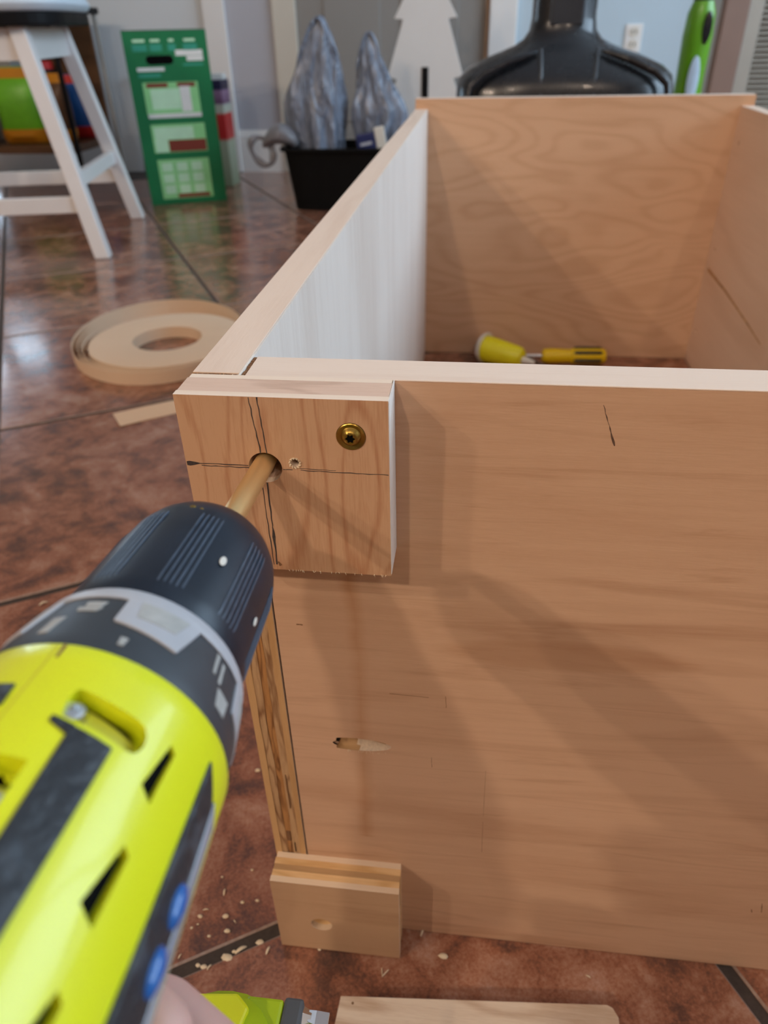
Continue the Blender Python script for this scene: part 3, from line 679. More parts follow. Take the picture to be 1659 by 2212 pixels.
# spare bit held in the clip
q = MB(); rr = []
for x, r in ((26, 3.4), (33.4, 3.4), (36, 2.4), (36.5, 2.2)): rr.append([dw((x-9, -99.5+r*math.cos(R(60*k+30)), FZ-9+r*math.sin(R(60*k+30)))) for k in range(6)])
q.loft(rr); q2 = MB()
b1 = q.build('screwdriver_bit', 'steel', None, tuple(dw((18, -99.5, FZ-9)))); tag(b1, 'short steel flat screwdriver bit clipped to the front of the drill foot', 'screwdriver bit')
q2.loft([[dw((x, y, z)) for y, z in ((-99.5-w_, FZ-9-t_), (-99.5+w_, FZ-9-t_), (-99.5+w_, FZ-9+t_), (-99.5-w_, FZ-9+t_))] for x, w_, t_ in ((26.5, 1.9, 1.9), (29, 2.3, 1.1), (33.5, 2.3, .6))])
q2.build('flat_tip', 'steel', b1)

# ------------------------------------------------------------------ hand gripping the drill handle
def capsule(q, a, b, ra, rb, seg=14):
    a, b = Vector(a), Vector(b); d = b-a; ln = d.length; d.normalize()
    u = d.orthogonal().normalized(); w_ = d.cross(u); rr = []
    for k in range(7):
        t_ = math.pi/2*(1-k/6); rr.append((a-d*ra*math.sin(t_), max(ra*math.cos(t_), .02)))
    for k in range(7):
        t_ = math.pi/2*k/6; rr.append((b+d*rb*math.sin(t_), max(rb*math.cos(t_), .02)))
    q.loft([[c+u*(r*math.cos(2*math.pi*i/seg))+w_*(r*math.sin(2*math.pi*i/seg)) for i in range(seg)] for c, r in rr])
q = MB()
def chain(pts):
    for (p0, r0), (p1, r1) in zip(pts, pts[1:]): capsule(q, p0, p1, r0, r1)
tips = []
for z, r, dx, dy in ((-45, 8.6, -6, -1), (-67, 9.4, 2, 4), (-88, 8.9, 1, -2), (-106, 7.8, -3, -6)):
    ch_ = [((-30, -205, z+2), r+2), ((-31, -178, z), r+.6), ((-18, -155+dy, z-1), r), ((6+dx, -153+dy, z-2), r*.95), ((22+dx, -161+dy, z-2), r*.88), ((25+dx, -171+dy, z-2), r*.8)]
    chain([(dw(p), rr_) for p, rr_ in ch_]); tips.append((dw((26+dx+r*.62, -168+dy, z-2)), r))
chain([(dw(p), r) for p, r in (((-27, -215, -46), 13), ((-27, -222, -75), 14), ((-25, -226, -105), 13))])
chain([(dw(p), r) for p, r in (((-12, -236, -48), 13), ((-8, -240, -80), 14), ((-12, -238, -112), 13))])
chain([(dw(p), r) for p, r in (((-27, -215, -46), 12), ((-12, -236, -48), 13), ((-14, -250, -95), 17), ((-20, -285, -110), 20))])
chain([(dw(p), r) for p, r in (((-25, -226, -105), 13), ((-16, -262, -108), 18))])
chain([(dw(p), r) for p, r in (((-10, -240, -62), 14), ((14, -238, -48), 12), ((28, -222, -45), 10), ((30, -200, -50), 9), ((30, -192, -52), 8))])
chain([(dw(p), r) for p, r in (((-14, -255, -100), 21), ((-26, -300, -118), 22), ((-45, -380, -150), 27), ((-75, -500, -190), 34))])
hnd = q.build('person', 'skin', None, tuple(dw((-14, -240, -80))), smooth=True)
tag(hnd, 'bare hand and forearm gripping the drill handle below the yellow housing', 'person')
m = hnd.modifiers.new('remesh', 'REMESH'); m.mode = 'VOXEL'; m.voxel_size = .0016; m.use_smooth_shade = True
m = hnd.modifiers.new('smooth', 'SMOOTH'); m.factor = .5; m.iterations = 5
for (p, r) in tips:
    nl = MB(); rr = []
    for k in range(5):
        t_ = k/4; rad = r*.5*math.sqrt(max(.05, 1-(2*t_-1)**2*.8))
        rr.append([p+Vector((.6+.25*math.sin(math.pi*t_)*(1 if i < 4 else 0)-.8*(abs(i-3.5) > 3), -6+9*t_, rad*math.cos(2*math.pi*i/8))) for i in range(8)])
    nl.loft([[p+Vector((o_-.25*abs(math.cos(a))*2, (-4+8*u_), r*.5*math.cos(a)*math.sqrt(max(.15, 1-(2*u_-1)**2*.7)))) for a, o_ in ((0, .0), (R(60), .5), (R(90), .7), (R(120), .5), (R(180), 0), (R(120), -.3), (R(90), -.1), (R(60), -.3))] for u_ in (0, .2, .5, .8, 1)])
    nl.build('fingernail', 'nail', hnd, smooth=True)

# ------------------------------------------------------------------ things on the floor close by
sc = MB().prism([(45, -50.5), (40, -120), (203, -112), (203.5, -44), (201, -39), (198, -38)], 0, 18.5, 'xy')
o = thing('wood_scrap', 'pale plywood offcut lying flat on the tiles in front of the box', 'wood scrap', (120, -80, 0))
sm_ = MB().prism([(45, -50.5), (40, -120), (203, -112), (203.5, -44), (201, -39.5), (198, -38.2)], 15.2, 18.6, 'xy').build('ply_layer', 'scrap_face', o, bevel=.3)
for z0, z1, m_ in ((11.5, 15.2, 'ply_tan'), (7.6, 11.5, 'ply_light'), (3.8, 7.6, 'ply_tan'), (.3, 3.8, 'ply_light')):
    e = rnd.uniform(.1, .4); MB().prism([(45.2+e, -50.8-e), (40+e, -120), (203-e, -112), (203.2-e, -44), (200.5, -39.8-e), (198, -38.6-e)], z0, z1, 'xy').build('ply_layer', m_, o)
MB().lathe([(18.55, .8), (18.75, .6)], (52.5, -53.5, 0), 'z', 10).build('knot_speck', 'ragged', o)

# edge banding roll
o = thing('edge_banding_roll', 'coil of wooden veneer edge banding tape lying on the tiles', 'tape roll', (-450, 985, 0))
q = MB(); sg = 72; rr = []
for r, z in ((62, .5), (138, .5), (138.4, 11), (138, 21.6), (136, 22), (100, 22.3), (64, 22), (62, 21.6), (62, .5)): rr.append([Vector((-452+r*math.cos(2*math.pi*k/sg), 982+r*math.sin(2*math.pi*k/sg), z)) for k in range(sg)])
q.loft(rr, caps=False).build('wound_coil', 'tape_wood', o, smooth=True)
def strip(pts, th=.7, z0=.4, z1=22.4):
    q = MB(); rr = []
    for k, p in enumerate(pts):
        a = pts[max(k-1, 0)]; b = pts[min(k+1, len(pts)-1)]; d = Vector((b[0]-a[0], b[1]-a[1], 0)).normalized(); n = Vector((-d.y, d.x, 0))*th
        zo = p[2] if len(p) > 2 else 0; lean = (p[3] if len(p) > 3 else 0)
        c = Vector((p[0], p[1], 0)); rr.append([c+Vector((0, 0, z0+zo)), c+n+Vector((0, 0, z0+zo)), c+n+n*lean+Vector((0, 0, z1+zo)), c+n*lean+Vector((0, 0, z1+zo))])
    return q.loft(rr)
al = math.atan2(380, -125)
for (a_, b_, ex, ey, z_) in ((196, 156, -478, 1012, 0), (186, 149, -470, 1003, .3), (170, 146, -463, 996, .2)):
    pts = []
    for k in range(73):
        t_ = 2*math.pi*k/72; u_, w_ = a_*math.cos(t_), b_*math.sin(t_)
        pts.append((ex+u_*math.cos(al)-w_*math.sin(al), ey+u_*math.sin(al)+w_*math.cos(al), z_))
    strip(pts).build('loose_winding', 'tape_wood', o, smooth=True)
q = MB()   # flat tail end lying in a curve on the tiles
cl = [(-420, 683), (-390, 708), (-352, 736), (-300, 762), (-240, 782), (-170, 792), (-90, 800)]
rr = []
for k, p in enumerate(cl):
    a = cl[max(k-1, 0)]; b = cl[min(k+1, len(cl)-1)]; d = Vector((b[0]-a[0], b[1]-a[1], 0)).normalized(); n = Vector((-d.y, d.x, 0))
    z = 9-k*.9; rr.append([Vector((p[0], p[1], z))+n*19, Vector((p[0], p[1], z-7))-n*14, Vector((p[0], p[1], z-7.8))-n*14, Vector((p[0], p[1], z-.8))+n*19])
q.loft(rr).build('loose_tail', 'tape_wood', o, smooth=True)

# wood shavings
# x, y on the floor (mm), size (mm), where it lies
SH = [(-49.5, 108.0, 2.78, 'ply'), (-46.6, 10.7, 1.99, 'tile'), (-32.4, 5.3, 1.97, 'tile'), (-22.8, 7.6, 1.68, 'tile'), (-55.4, -2.2, 1.69, 'tile'),
      (-57.7, -6.7, 2.25, 'tile'), (-40.9, -4.9, 2.8, 'tile'), (-34.1, -7.4, 1.11, 'tile'), (-57.6, -11.8, 1.12, 'tile'), (-37.1, -14.0, 2.77, 'tile'),
      (-62.5, -32.1, 1.39, 'tile'), (-61.0, -14.5, 1.4, 'tile'), (-47.9, -18.3, 1.67, 'tile'), (-25.4, -23.6, 2.47, 'tile'), (-32.4, -29.3, 3.56, 'tile'),
      (-14.4, -17.8, 2.46, 'tile'), (-7.7, -22.7, 2.18, 'tile'), (-29.5, -24.9, 1.37, 'tile'), (-45.7, -36.0, 2.19, 'tile'), (-41.9, -36.4, 1.64, 'tile'),
      (-49.8, -35.4, 1.65, 'tile'), (103.5, -14.1, 3.76, 'crumb'), (89.0, -1.0, 2.17, 'foot'), (67.4, -27.6, 3.73, 'splinter'), (24.8, -18.6, 1.35, 'edge'),
      (192.2, -15.9, 1.36, 'speck'), (-51.4, 20.9, 1.15, 'tile'), (-32.0, 28.0, 1.43, 'tile'), (-322.6, 281.7, 3.73, 'collar'), (-296.4, 275.0, 3.66, 'collar'),
      (-320.7, 227.5, 3.18, 'collar')]
for k, (sx_, sy_, s_, kind) in enumerate(SH):
    p = Vector((sx_, sy_, 0))
    # chips lying in the joint sit lower
    m_ = p.x*ca+p.y*sa; n_ = -p.x*sa+p.y*ca
    dn = abs(((n_+5+215) % TP)-215); zb = -1.55 if dn < 5 else .18
    if dn < 5: s_ *= 1.35
    q = MB(); ang = rnd.uniform(0, math.pi)
    if kind == 'splinter':
        q.tube([p+Vector((-1.8, 2.6, .3)), p+Vector((-.9, -2.2, .8)), p+Vector((2.6, 1.6, 1.6))], [.3, .55, .35], 6)
    elif k % 3 == 1:
        pts = []
        for i in range(6):
            t_ = i/5; pts.append(p+Vector((math.cos(ang)*(t_-.5)*2.4*s_, math.sin(ang)*(t_-.5)*2.4*s_, zb+.15*s_+.5*s_*math.sin(math.pi*t_))))
        q.tube(pts, [.15*s_, .3*s_, .34*s_, .34*s_, .3*s_, .1*s_], 6, flat=.5)
    else:
        n = 8; rr = []
        for z_, e in ((0, .7), (.25, 1), (.5, .9), (.75, .35)):
            rr.append([p+Vector((math.cos(ang+2*math.pi*i/n)*s_*e*(.7+.6*abs(noise.noise((i*1.3, k, 1)))), math.sin(ang+2*math.pi*i/n)*s_*.7*e*(.7+.6*abs(noise.noise((i*1.7, k, 4)))), zb+z_*s_*.7)) for i in range(n)])
        q.loft(rr)
    o = q.build('wood_shaving', 'chip_wood', None, tuple(p), smooth=False)
    if kind == 'tile' and dn < 6: kind = 'joint'
    lb_ = {'splinter': 'V-shaped pale wood splinter on the tile in front of the lower corner block', 'crumb': 'large pale wood crumb on the tile right of the lower corner block',
           'foot': 'pale wood crumb at the foot of the front panel beside the lower block', 'ply': 'single pale wood chip beside the bare ply edge of the left panel',
           'edge': 'tiny pale crumb at the bottom edge of the lower corner block', 'speck': 'tiny pale wood speck on the tile below the front panel',
           'joint': 'pale wood shaving lying in the dark tile joint left of the lower block', 'collar': 'pale wood shaving on the tile left of the drill collar',
           'tile': 'small pale wood shaving on the tile left of the lower corner block'}[kind]
    tag(o, lb_, 'wood shaving', {'joint': 'wood shavings in the tile joint', 'collar': 'wood shavings beside the drill', 'tile': 'wood shavings by the lower block'}.get(kind))

# ------------------------------------------------------------------ inside the box
o = thing('yellow_bottle', 'bright yellow bottle with a translucent white end lying inside the box', 'bottle', (130, 960, 0), (0, 0, R(-32)), local=True)
MB().lathe([(-16, 12), (-14, 20), (-9, 25), (-5, 26), (-4, 25)], (0, 0, 26.4), 'x', 28).build('bottle_end', 'cap_white', o, smooth=True)
MB().lathe([(-5, 19), (-4.4, 22), (8, 22), (60, 17), (66, 13), (68, 6)], (0, 0, 24.4), 'x', 28).build('bottle_body', 'bright_yellow', o, smooth=True)
MB().lathe([(67, 6), (74, 6), (88, 3), (90, 1.5)], (0, 0, 21.2), 'x', 20).build('nozzle', 'cap_white', o, smooth=True)
o = thing('screwdriver', 'yellow and black handled screwdriver lying inside the box by its back panel', 'screwdriver', (222, 965, 0), (0, 0, R(3)), local=True)
MB().lathe([(0, 8), (3, 11.5), (14, 12.5), (48, 11), (50, 13), (100, 13), (106, 11), (108, 6)], (0, 0, 13.2), 'x', 20).build('handle', 'tool_yellow', o, smooth=True)
for k in range(6):
    a = R(60*k+75); q = MB(); c, s_ = math.cos(a), math.sin(a)
    q.tube([(52, 12.4*c, 13.2+12.4*s_), (56, 12.9*c, 13.2+12.9*s_), (96, 12.9*c, 13.2+12.9*s_), (100, 12.3*c, 13.2+12.3*s_)], [1.5, 3, 3, 1.5], 8).build('grip_inlay', 'tool_black', o, smooth=True)
MB().lathe([(-70, 1.2), (-66, 3), (1, 3)], (0, 0, 13.2), 'x', 12).build('shaft', 'steel', o, smooth=True)

# ------------------------------------------------------------------ white stool
st = thing('stool', 'white wooden splayed-leg stool with a dark-edged pale seat beside the green carton', 'stool', (-1200, 1780, 0), (0, 0, R(12.1)), local=True)
ta, tb, fa, fb, tz = 195, 170, 290, 239, 505
def leg_at(sa_, sb_, z): k = z/tz; return Vector((sa_*(fa+(ta-fa)*k), sb_*(fb+(tb-fb)*k), z))
for sa_ in (1, -1):
    for sb_ in (1, -1):
        rr = []
        for z in (0, tz):
            c = leg_at(sa_, sb_, z); rr.append([c+Vector((dx, dy, 0)) for dx, dy in ((-19, -19), (19, -19), (19, 19), (-19, 19))])
        lg = MB().loft(rr).build('leg', 'white_paint', st, bevel=3)
        rr = [[p+Vector((0, 0, .02)) for p in rr[0]], [p+Vector((0, 0, 2)) for p in rr[0]]]
def rail(a, b, hz, hw):
    a, b = Vector(a), Vector(b); d = (b-a).normalized(); n = Vector((-d.y, d.x, 0)).normalized()*hw; z = Vector((0, 0, hz)); return MB().loft([[p-n-z, p+n-z, p+n+z, p-n+z] for p in (a, b)])
for sb_ in (1, -1): rail(leg_at(-1, sb_, 128), leg_at(1, sb_, 128), 19, 10).build('stretcher', 'white_paint', st, bevel=2)
for sa_ in (1, -1): rail(leg_at(sa_, -1, 180), leg_at(sa_, 1, 180), 17, 10).build('stretcher', 'white_paint', st, bevel=2)
for sb_ in (1, -1): rail(leg_at(-1, sb_, 470), leg_at(1, sb_, 470), 32, 9).build('apron', 'white_paint', st)
for sa_ in (1, -1): rail(leg_at(sa_, -1, 470), leg_at(sa_, 1, 470), 32, 9).build('apron', 'white_paint', st)
MB().loft([rrect(0, 0, 290, 225, z, 40, 5) for z in (505, 532)]).build('seat_base', 'black_paint', st, bevel=4)
MB().loft([rrect(0, 0, 286*k, 220*k, z, 40, 5) for z, k in ((532, 1), (537, 1.03), (548, 1.05), (564, 1.02), (574, .93), (578, .75))]).build('seat_cushion', 'seat_cloth', st, smooth=True)

# ------------------------------------------------------------------ green carton
ct = thing('cardboard_carton', 'tall green printed cardboard carton with an oval handle hole, standing by the stool', 'box', (-990, 2253, 0), (0, 0, R(22.5)), local=True)
cb = MB().box(0, 249, .6, 200, .5, 490).build('carton_body', 'carton_side', ct, bevel=1)
cf = MB().box(-.4, 249.4, -.4, 1.2, 1, 491).build('front_face', 'carton_green', ct)
cut(cf, [MB().loft([[Vector((100+28*math.copysign(1, math.cos(R(15*k)))*(1)+14*math.cos(R(15*k)), y, 415+12.5*math.sin(R(15*k)))) for k in range(24)] for y in (-4, 5)])])
MB().loft([[Vector((100+28*math.copysign(1, math.cos(R(15*k)))+13.8*math.cos(R(15*k)), y, 415+12.3*math.sin(R(15*k)))) for k in range(24)] for y in (.4, .75)]).build('handle_hole', 'vent_black', ct)
MB().box(0, 249, 0, 200, 489, 493).build('top_flap', 'grey_plastic', ct)
def pr(x0, x1, z0, z1, m_, lift=0): return MB().box(x0, x1, -.75-lift, -.35, z0, z1).build('printed_panel', m_, cf)
for x0, x1 in ((28, 64), (80, 108), (134, 150), (180, 214)): pr(x0, x1, 462, 469, 'print_pale'); pr(x0-4, x1+4, 438, 456, 'print_teal')
pr(150, 232, 425, 440, 'print_white'); pr(182, 232, 411, 424, 'print_white'); pr(168, 230, 398, 404, 'print_teal')
pr(28, 110, 386, 396, 'print_white'); pr(28, 96, 370, 379, 'print_teal')
pr(36, 204, 268, 356, 'print_light'); pr(46, 112, 342, 354, 'print_brown', .1); pr(140, 196, 342, 354, 'print_brown', .1); pr(56, 144, 282, 338, 'print_pale', .1); pr(146, 178, 274, 344, 'print_white', .15); pr(38, 204, 258, 270, 'print_white', .1)
pr(38, 208, 158, 240, 'print_light'); pr(46, 170, 196, 232, 'print_pale', .1); pr(44, 84, 160, 196, 'print_pale', .1); pr(86, 206, 160, 194, 'print_brown', .15)
pr(40, 206, 18, 138, 'print_light')
for k in range(3):
    for j in range(3): pr(52+k*48, 86+k*48, 34+j*34, 60+j*34, 'print_pale', .1)
pr(90, 196, 20, 32, 'print_brown', .15)

# cereal-like box behind the carton, umbrella leaning at wall
o = thing('snack_box', 'narrow box printed purple, white and red half hidden behind the green carton', 'box', (-852, 2645, 0), (0, 0, 0))
ORG[o.name] = (0, 0, 0)
MB().box(-60, 40, -45, 45, .5, 345).build('box_body', 'cereal_print', o, bevel=3)
MB().box(-60, 40, -20, 20, 345, 362).build('top_tab', 'print_white', o)

# ------------------------------------------------------------------ black bin with grocery bags
bn = thing('waste_bin', 'small black plastic bin holding grey grocery bags behind the box', 'bin', (-340, 2280, 0), (0, 0, 0), local=True)
rr = [rrect(0, 0, w_, d_, z, 40, 6) for z, w_, d_ in ((.5, 148, 88), (170, 172, 102), (174, 180, 110), (181, 180, 110), (181, 170, 100), (10, 142, 82))]
MB().loft(rr).build('bin_body', 'bin_black', bn, smooth=True)
MB().loft([rrect(0, 0, 184, 114, z, 40, 6) for z in (172, 180)]+[rrect(0, 0, 171, 101, z, 40, 6) for z in (180, 172)]+[rrect(0, 0, 184, 114, 172, 40, 6)], caps=False).build('rim', 'bin_black', bn)
def grocery_bag(label, cx, cy, prof, peak, seed, handles):
    o = thing('plastic_bag', label, 'bag', (cx, cy, 12), group='grocery bags in the bin'); ORG[o.name] = (0, 0, 0); o.location = Vector((cx, cy, 0))*MM
    q = MB(); sg = 56; rr = []
    for z, w_, d_, ox in prof:
        ring_ = []
        for k in range(sg):
            a = 2*math.pi*k/sg; n1 = noise.noise((math.cos(a)*2.2+seed, math.sin(a)*2.2, z*.004)); n2 = noise.noise((a*5+seed*3, z*.012, seed)); n3 = math.sin(a*9+seed+z*.01)
            k_ = 1+.26*n1+.20*n2+.09*n3
            ring_.append(Vector((ox+w_*k_*math.cos(a), d_*k_*math.sin(a), z+5*n2)))
        rr.append(ring_)
    q.loft(rr).build('bag_body', 'bag_film', o, smooth=True, sub=1)
    for pts, r in handles:
        q = MB(); n = 18; P = [Vector(p) for p in pts]; out = []
        for k in range(n+1):
            t_ = k/n*(len(P)-1); i = min(int(t_), len(P)-2); u_ = t_-i
            p0, p1, p2, p3 = P[max(i-1, 0)], P[i], P[i+1], P[min(i+2, len(P)-1)]
            out.append(.5*((2*p1)+(p2-p0)*u_+(2*p0-5*p1+4*p2-p3)*u_*u_+(3*p1-p0-3*p2+p3)*u_**3))
        q.tube(out, [r*(1+.35*noise.noise((k*.7, seed, 2))) for k in range(n+1)], 12, flat=.55).build('bag_handle', 'bag_film', o, smooth=True, sub=1)
    return o
grocery_bag('tallest grey plastic grocery bag standing in the bin, left of the other', -404, 2270,
    [(30, 60, 50, 10), (120, 72, 58, 6), (180, 76, 60, 2), (240, 84, 56, -6), (300, 88, 46, -8), (340, 82, 38, -6), (375, 72, 32, -2), (405, 60, 26, 3), (435, 46, 22, 8), (465, 33, 18, 14), (492, 20, 13, 19), (512, 9, 8, 22), (518, 3, 3, 22)], 515, 1.3,
    [([(-60, 0, 350), (-46, -5, 420), (-10, -8, 490), (14, -8, 512), (30, -6, 490), (34, -4, 440), (18, 0, 380)], 13), ([(40, 10, 350), (66, 8, 400), (50, 5, 460), (26, 2, 505), (6, 4, 490), (-4, 8, 430), (-10, 8, 380)], 12)])
grocery_bag('shorter grey plastic grocery bag in the bin with a navy printed pack inside', -236, 2290,
    [(30, 36, 44, 0), (120, 44, 50, 0), (180, 52, 54, 4), (230, 86, 58, 20), (275, 90, 52, 24), (310, 70, 40, 16), (345, 54, 30, 8), (375, 42, 25, 2), (405, 33, 21, -3), (435, 24, 16, -8), (460, 14, 10, -12), (476, 4, 4, -14)], 480, 4.1,
    [([(-44, 0, 300), (-46, -2, 380), (-26, -4, 450), (-8, -4, 474), (10, -2, 450), (20, 0, 400), (28, 0, 350)], 12), ([(30, 8, 320), (22, 8, 390), (0, 6, 455), (-14, 6, 440), (-20, 6, 380)], 9)])
o = thing('plastic_bag', 'limp dark grey plastic bag drooping over the left rim of the black bin', 'bag', (-520, 2250, 130), group='grocery bags in the bin'); ORG[o.name] = (0, 0, 0); o.location = Vector((-532, 2225, 0))*MM
q = MB(); rr = []
for t_, w_ in ((0, 18), (.2, 36), (.45, 42), (.7, 36), (.9, 22), (1, 14)):
    c = Vector((70-120*t_, 0, 192+38*math.sin(math.pi*t_*.9)-18*t_)); rr.append([c+Vector((0, w_*math.cos(2*math.pi*k/24)*(1+.25*noise.noise((k*.8, t_*4, 1))), w_*.75*math.sin(2*math.pi*k/24)*(1+.3*noise.noise((k*.9, t_*5, 6))))) for k in range(24)])
q.loft(rr).build('bag_body', 'bag_dark', o, smooth=True, sub=1)
q = MB(); pts = [Vector((-52+34*math.cos(2*math.pi*k/24)-10*math.sin(2*math.pi*k/24), 6*math.sin(4*math.pi*k/24), 168+40*math.sin(2*math.pi*k/24))) for k in range(25)]
q.tube(pts, [9+3*math.sin(k*.9) for k in range(25)], 10, flat=.6, up=(0, 1, 0)).build('bag_handle', 'bag_dark', o, smooth=True)
o = thing('snack_pack', 'navy blue printed pack showing through the shorter grocery bag', 'pack', (-225, 2214, 140), (0, R(-10), R(3)), local=True)
MB().box(-45, 12, -8, 8, 0, 82).build('pack_body', 'navy_print', o, bevel=4)
MB().box(14, 45, -7, 7, 6, 92).build('pale_flap', 'cap_white', o, bevel=3)
MB().box(-34, 2, -8.6, -8, 50, 58).build('printed_line', 'panel_grey', o)

# ------------------------------------------------------------------ wooden tree cut-out
tc = [(0, 705), (70, 585), (45, 585), (91, 506), (66, 503), (113, 360), (85, 354), (108, 300), (150, 196), (28, 196), (28, 4)]
tc = [(x*1.071, max(4, 488+(z-488)*1.071)) for x, z in tc]
poly = tc+[(-x, z) for x, z in reversed(tc[1:])]
o = thing('wooden_tree', 'white painted wooden Christmas tree cut-out leaning behind the box', 'decoration', (-91, 2480, 0), (0, 0, 0), local=True)
MB().prism(poly, -7, 7, 'xz').build('tree_board', 'tree_white', o, bevel=1)
MB().box(-11, 11, -9, 9, 60, 377).build('dark_slat', 'black_paint', o)
MB().box(-70, 70, -60, 60, .5, 10).build('base_board', 'tree_white', o)

# ------------------------------------------------------------------ black appliance with wide shoulders
o = thing('floor_appliance', 'black moulded plastic appliance with a thick neck and wide sloping shoulders behind the box', 'appliance', (262, 1560, 0), local=True)
rr = []
for z, cx, w_, d_, p_ in ((.5, 0, 190, 120, 4), (15, 0, 205, 135, 4), (200, 0, 214, 140, 4), (350, 0, 220, 138, 4), (378, 0, 219, 134, 3.6), (396, 0, 214, 128, 3.4), (412, 0, 196, 118, 3), (428, -2, 160, 106, 2.8), (440, -4, 124, 94, 2.6), (450, -6, 96, 82, 2.5), (460, -8, 78, 72, 2.4), (474, -9, 67, 64, 2.4), (495, -9, 63, 60, 2.4), (560, -9, 63, 58, 2.4), (760, -9, 60, 52, 2.4), (790, -9, 48, 40, 2.4), (800, -9, 30, 24, 2.4)):
    rr.append(rrect(cx, 0, w_, d_, z, 56, p_))
ab = MB().loft(rr).build('appliance_body', 'housing_black', o, smooth=True)
for sx in (1, -1):
    MB().tube([(sx*62, -98, 440), (sx*80, -104, 436), (sx*120, -112, 424), (sx*165, -122, 405), (sx*188, -128, 385), (sx*196, -134, 350), (sx*196, -138, 250)], [3, 6, 8, 8, 7, 6, 4], 10).build('shoulder_ridge', 'housing_black', o, smooth=True)
    MB().tube([(sx*54, -95, 445), (sx*52, -122, 400), (sx*50, -138, 340), (sx*50, -141, 250)], [3, 5, 5, 4], 8).build('panel_ridge', 'housing_dull', o, smooth=True)
MB().box(-40, 26, -62, -50, 480, 700).build('neck_plate', 'housing_dull', o, bevel=5)

# lime green appliance on the right
o = thing('handheld_appliance', 'upright lime green bottle-shaped appliance with black grip near the louvred door', 'appliance', (650, 2120, 0), (R(0), R(0), 0), local=True)
MB().loft([rrect(0, 0, w_, d_, z, 32, 2.3) for z, w_, d_ in ((.5, 40, 40), (20, 44, 44), (180, 44, 42), (300, 36, 36), (360, 35, 34), (450, 37, 35), (500, 34, 32), (528, 24, 24))]).build('appliance_body', 'leaf_green', o, smooth=True)
MB().loft([rrect(0, 0, w_, w_, z, 24, 2.2) for z, w_ in ((526, 25), (545, 27), (570, 24), (580, 12))]).build('cap', 'housing_black', o, smooth=True)
MB().loft([[Vector((13+11*k_*math.cos(2*math.pi*i/24), y, 468+36*k_*math.sin(2*math.pi*i/24))) for i in range(24)] for y, k_ in ((-28, 1), (-36, 1), (-38, .85))]).build('grip', 'housing_black', o, smooth=True)
MB().loft([[Vector((0+15*k_*math.cos(2*math.pi*i/24), y, 350+58*k_*math.sin(2*math.pi*i/24))) for i in range(24)] for y, k_ in ((-28, 1), (-38, 1), (-40, .8))]).build('clear_window', 'clear_blue', o, smooth=True)

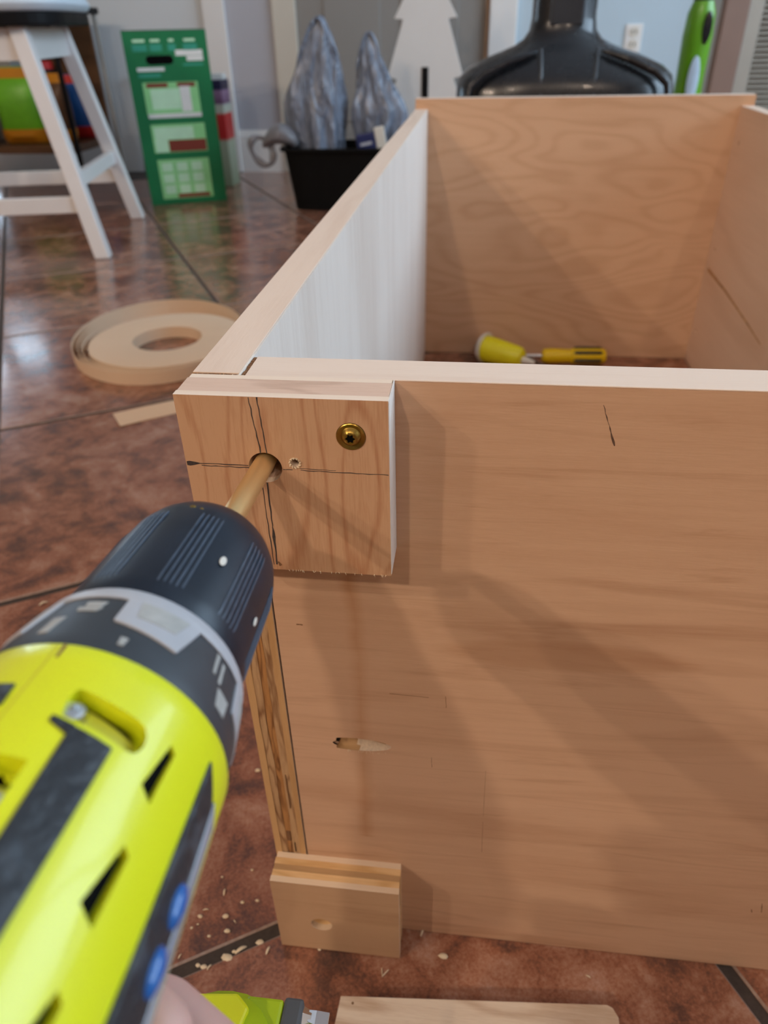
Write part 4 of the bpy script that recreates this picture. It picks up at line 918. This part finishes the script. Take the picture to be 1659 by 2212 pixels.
# ------------------------------------------------------------------ shelf cart with snack bags at far left
o = thing('storage_cart', 'low dark framed wooden cart behind the stool holding snack bags', 'cart', (-1720, 2640, 0), local=True)
for x in (-395, 395):
    for y in (-170, 170): MB().box(x-7, x+7, y-7, y+7, 0, 545).build('post', 'black_paint' if y < 0 else 'grey_box', o, bevel=2)
MB().box(-380, 380, -160, 160, 130, 155).build('lower_shelf', 'shelf_wood', o, bevel=2)
MB().box(-380, 380, 145, 158, 155, 540).build('back_board', 'shelf_wood', o)
MB().box(-410, 410, -185, 185, 545, 565).build('cart_top', 'black_paint', o, bevel=3)
def pouch(name, label, x, y, w_, h_, d_, body, band, rz=0):
    o = thing(name, label, 'bag', (x, y, 155.5), (0, 0, R(rz)), group='snack bags on the cart', local=True)
    rr = []
    for u_, kx, ky in ((0, .94, .15), (.02, 1, .3), (.15, 1.0, .8), (.4, .97, 1), (.7, .97, .9), (.88, 1, .45), (.95, 1.02, .08), (1, 1.02, .06)):
        rr.append([Vector((w_/2*kx*math.copysign(abs(math.cos(a))**.6, math.cos(a)), d_/2*ky*math.copysign(abs(math.sin(a))**.8, math.sin(a)), h_*u_)) for a in [2*math.pi*k/28 for k in range(28)]])
    MB().loft(rr).build('bag_body', body, o, smooth=True)
    for u0, u1 in ((.01, .2), (.86, .99)):
        q = []
        for u_, kx, ky in ((u0, 1.03, .35 if u0 < .5 else .5), ((u0+u1)/2, 1.04, .88 if u0 < .5 else .3), (u1, 1.03, .95 if u0 < .5 else .12)):
            q.append([Vector((w_/2*kx*math.copysign(abs(math.cos(a))**.6, math.cos(a)), d_/2*1.03*ky*math.copysign(abs(math.sin(a))**.8, math.sin(a)), h_*u_)) for a in [2*math.pi*k/28 for k in range(28)]])
        MB().loft(q).build('printed_band', band, o, smooth=True)
    return o
pouch('snack_bag', 'lime green snack bag with orange bands on the cart behind the stool', -1560, 2570, 160, 240, 90, 'bag_green', 'bag_orange', 4)
pouch('snack_bag', 'dark brown snack bag with orange bands near the right post of the cart', -1425, 2590, 90, 220, 80, 'shelf_wood', 'bag_orange', -6)
pouch('snack_bag', 'blue snack bag with red top standing behind the dark snack bag', -1410, 2700, 110, 210, 60, 'bag_blue', 'bag_red', 8)
o = thing('paper_bag', 'brown kraft paper bag on the cart at the left edge of the picture', 'bag', (-1725, 2530, 155.5), local=True)
MB().loft([rrect(0, 0, w_, d_, z, 28, 5) for z, w_, d_ in ((0, 62, 38), (60, 64, 40), (150, 66, 40), (178, 62, 30))]).build('bag_body', 'kraft', o, smooth=True)
o = thing('grey_carton', 'grey box with a dark spot standing at the back of the cart', 'box', (-1730, 2720, 155.5), local=True)
MB().box(-140, 110, -40, 50, 0, 300).build('box_body', 'grey_box', o, bevel=2)
MB().lathe([(-42, 14), (-39.5, 14)], (-20, 0, 262), 'y', 20).build('dark_spot', 'vent_black', o)
o = thing('black_canister', 'black canister with a red cap behind the snack bags on the cart', 'canister', (-1520, 2725, 155.5), local=True)
MB().lathe([(0, 42), (4, 45), (215, 45), (225, 40)], (0, 0, 0), 'z', 28).build('canister_body', 'black_paint', o, smooth=True)
MB().lathe([(222, 30), (226, 34), (248, 34), (252, 28)], (0, 0, 0), 'z', 28).build('cap', 'bag_red', o, smooth=True)
o = thing('rod', 'thin dark rod leaning on the wall between the stool and the green carton', 'rod', (-1272, 2900, 0), local=True)
MB().tube([(-14, 28, 4), (6, 18, 160), (14, 10, 330)], [6, 6.5, 6], 10).build('shaft', 'grey_plastic', o, smooth=True)
MB().tube([(14, 10, 330), (15, 9, 350)], [12, 11], 12).build('knob', 'black_paint', o, smooth=True)
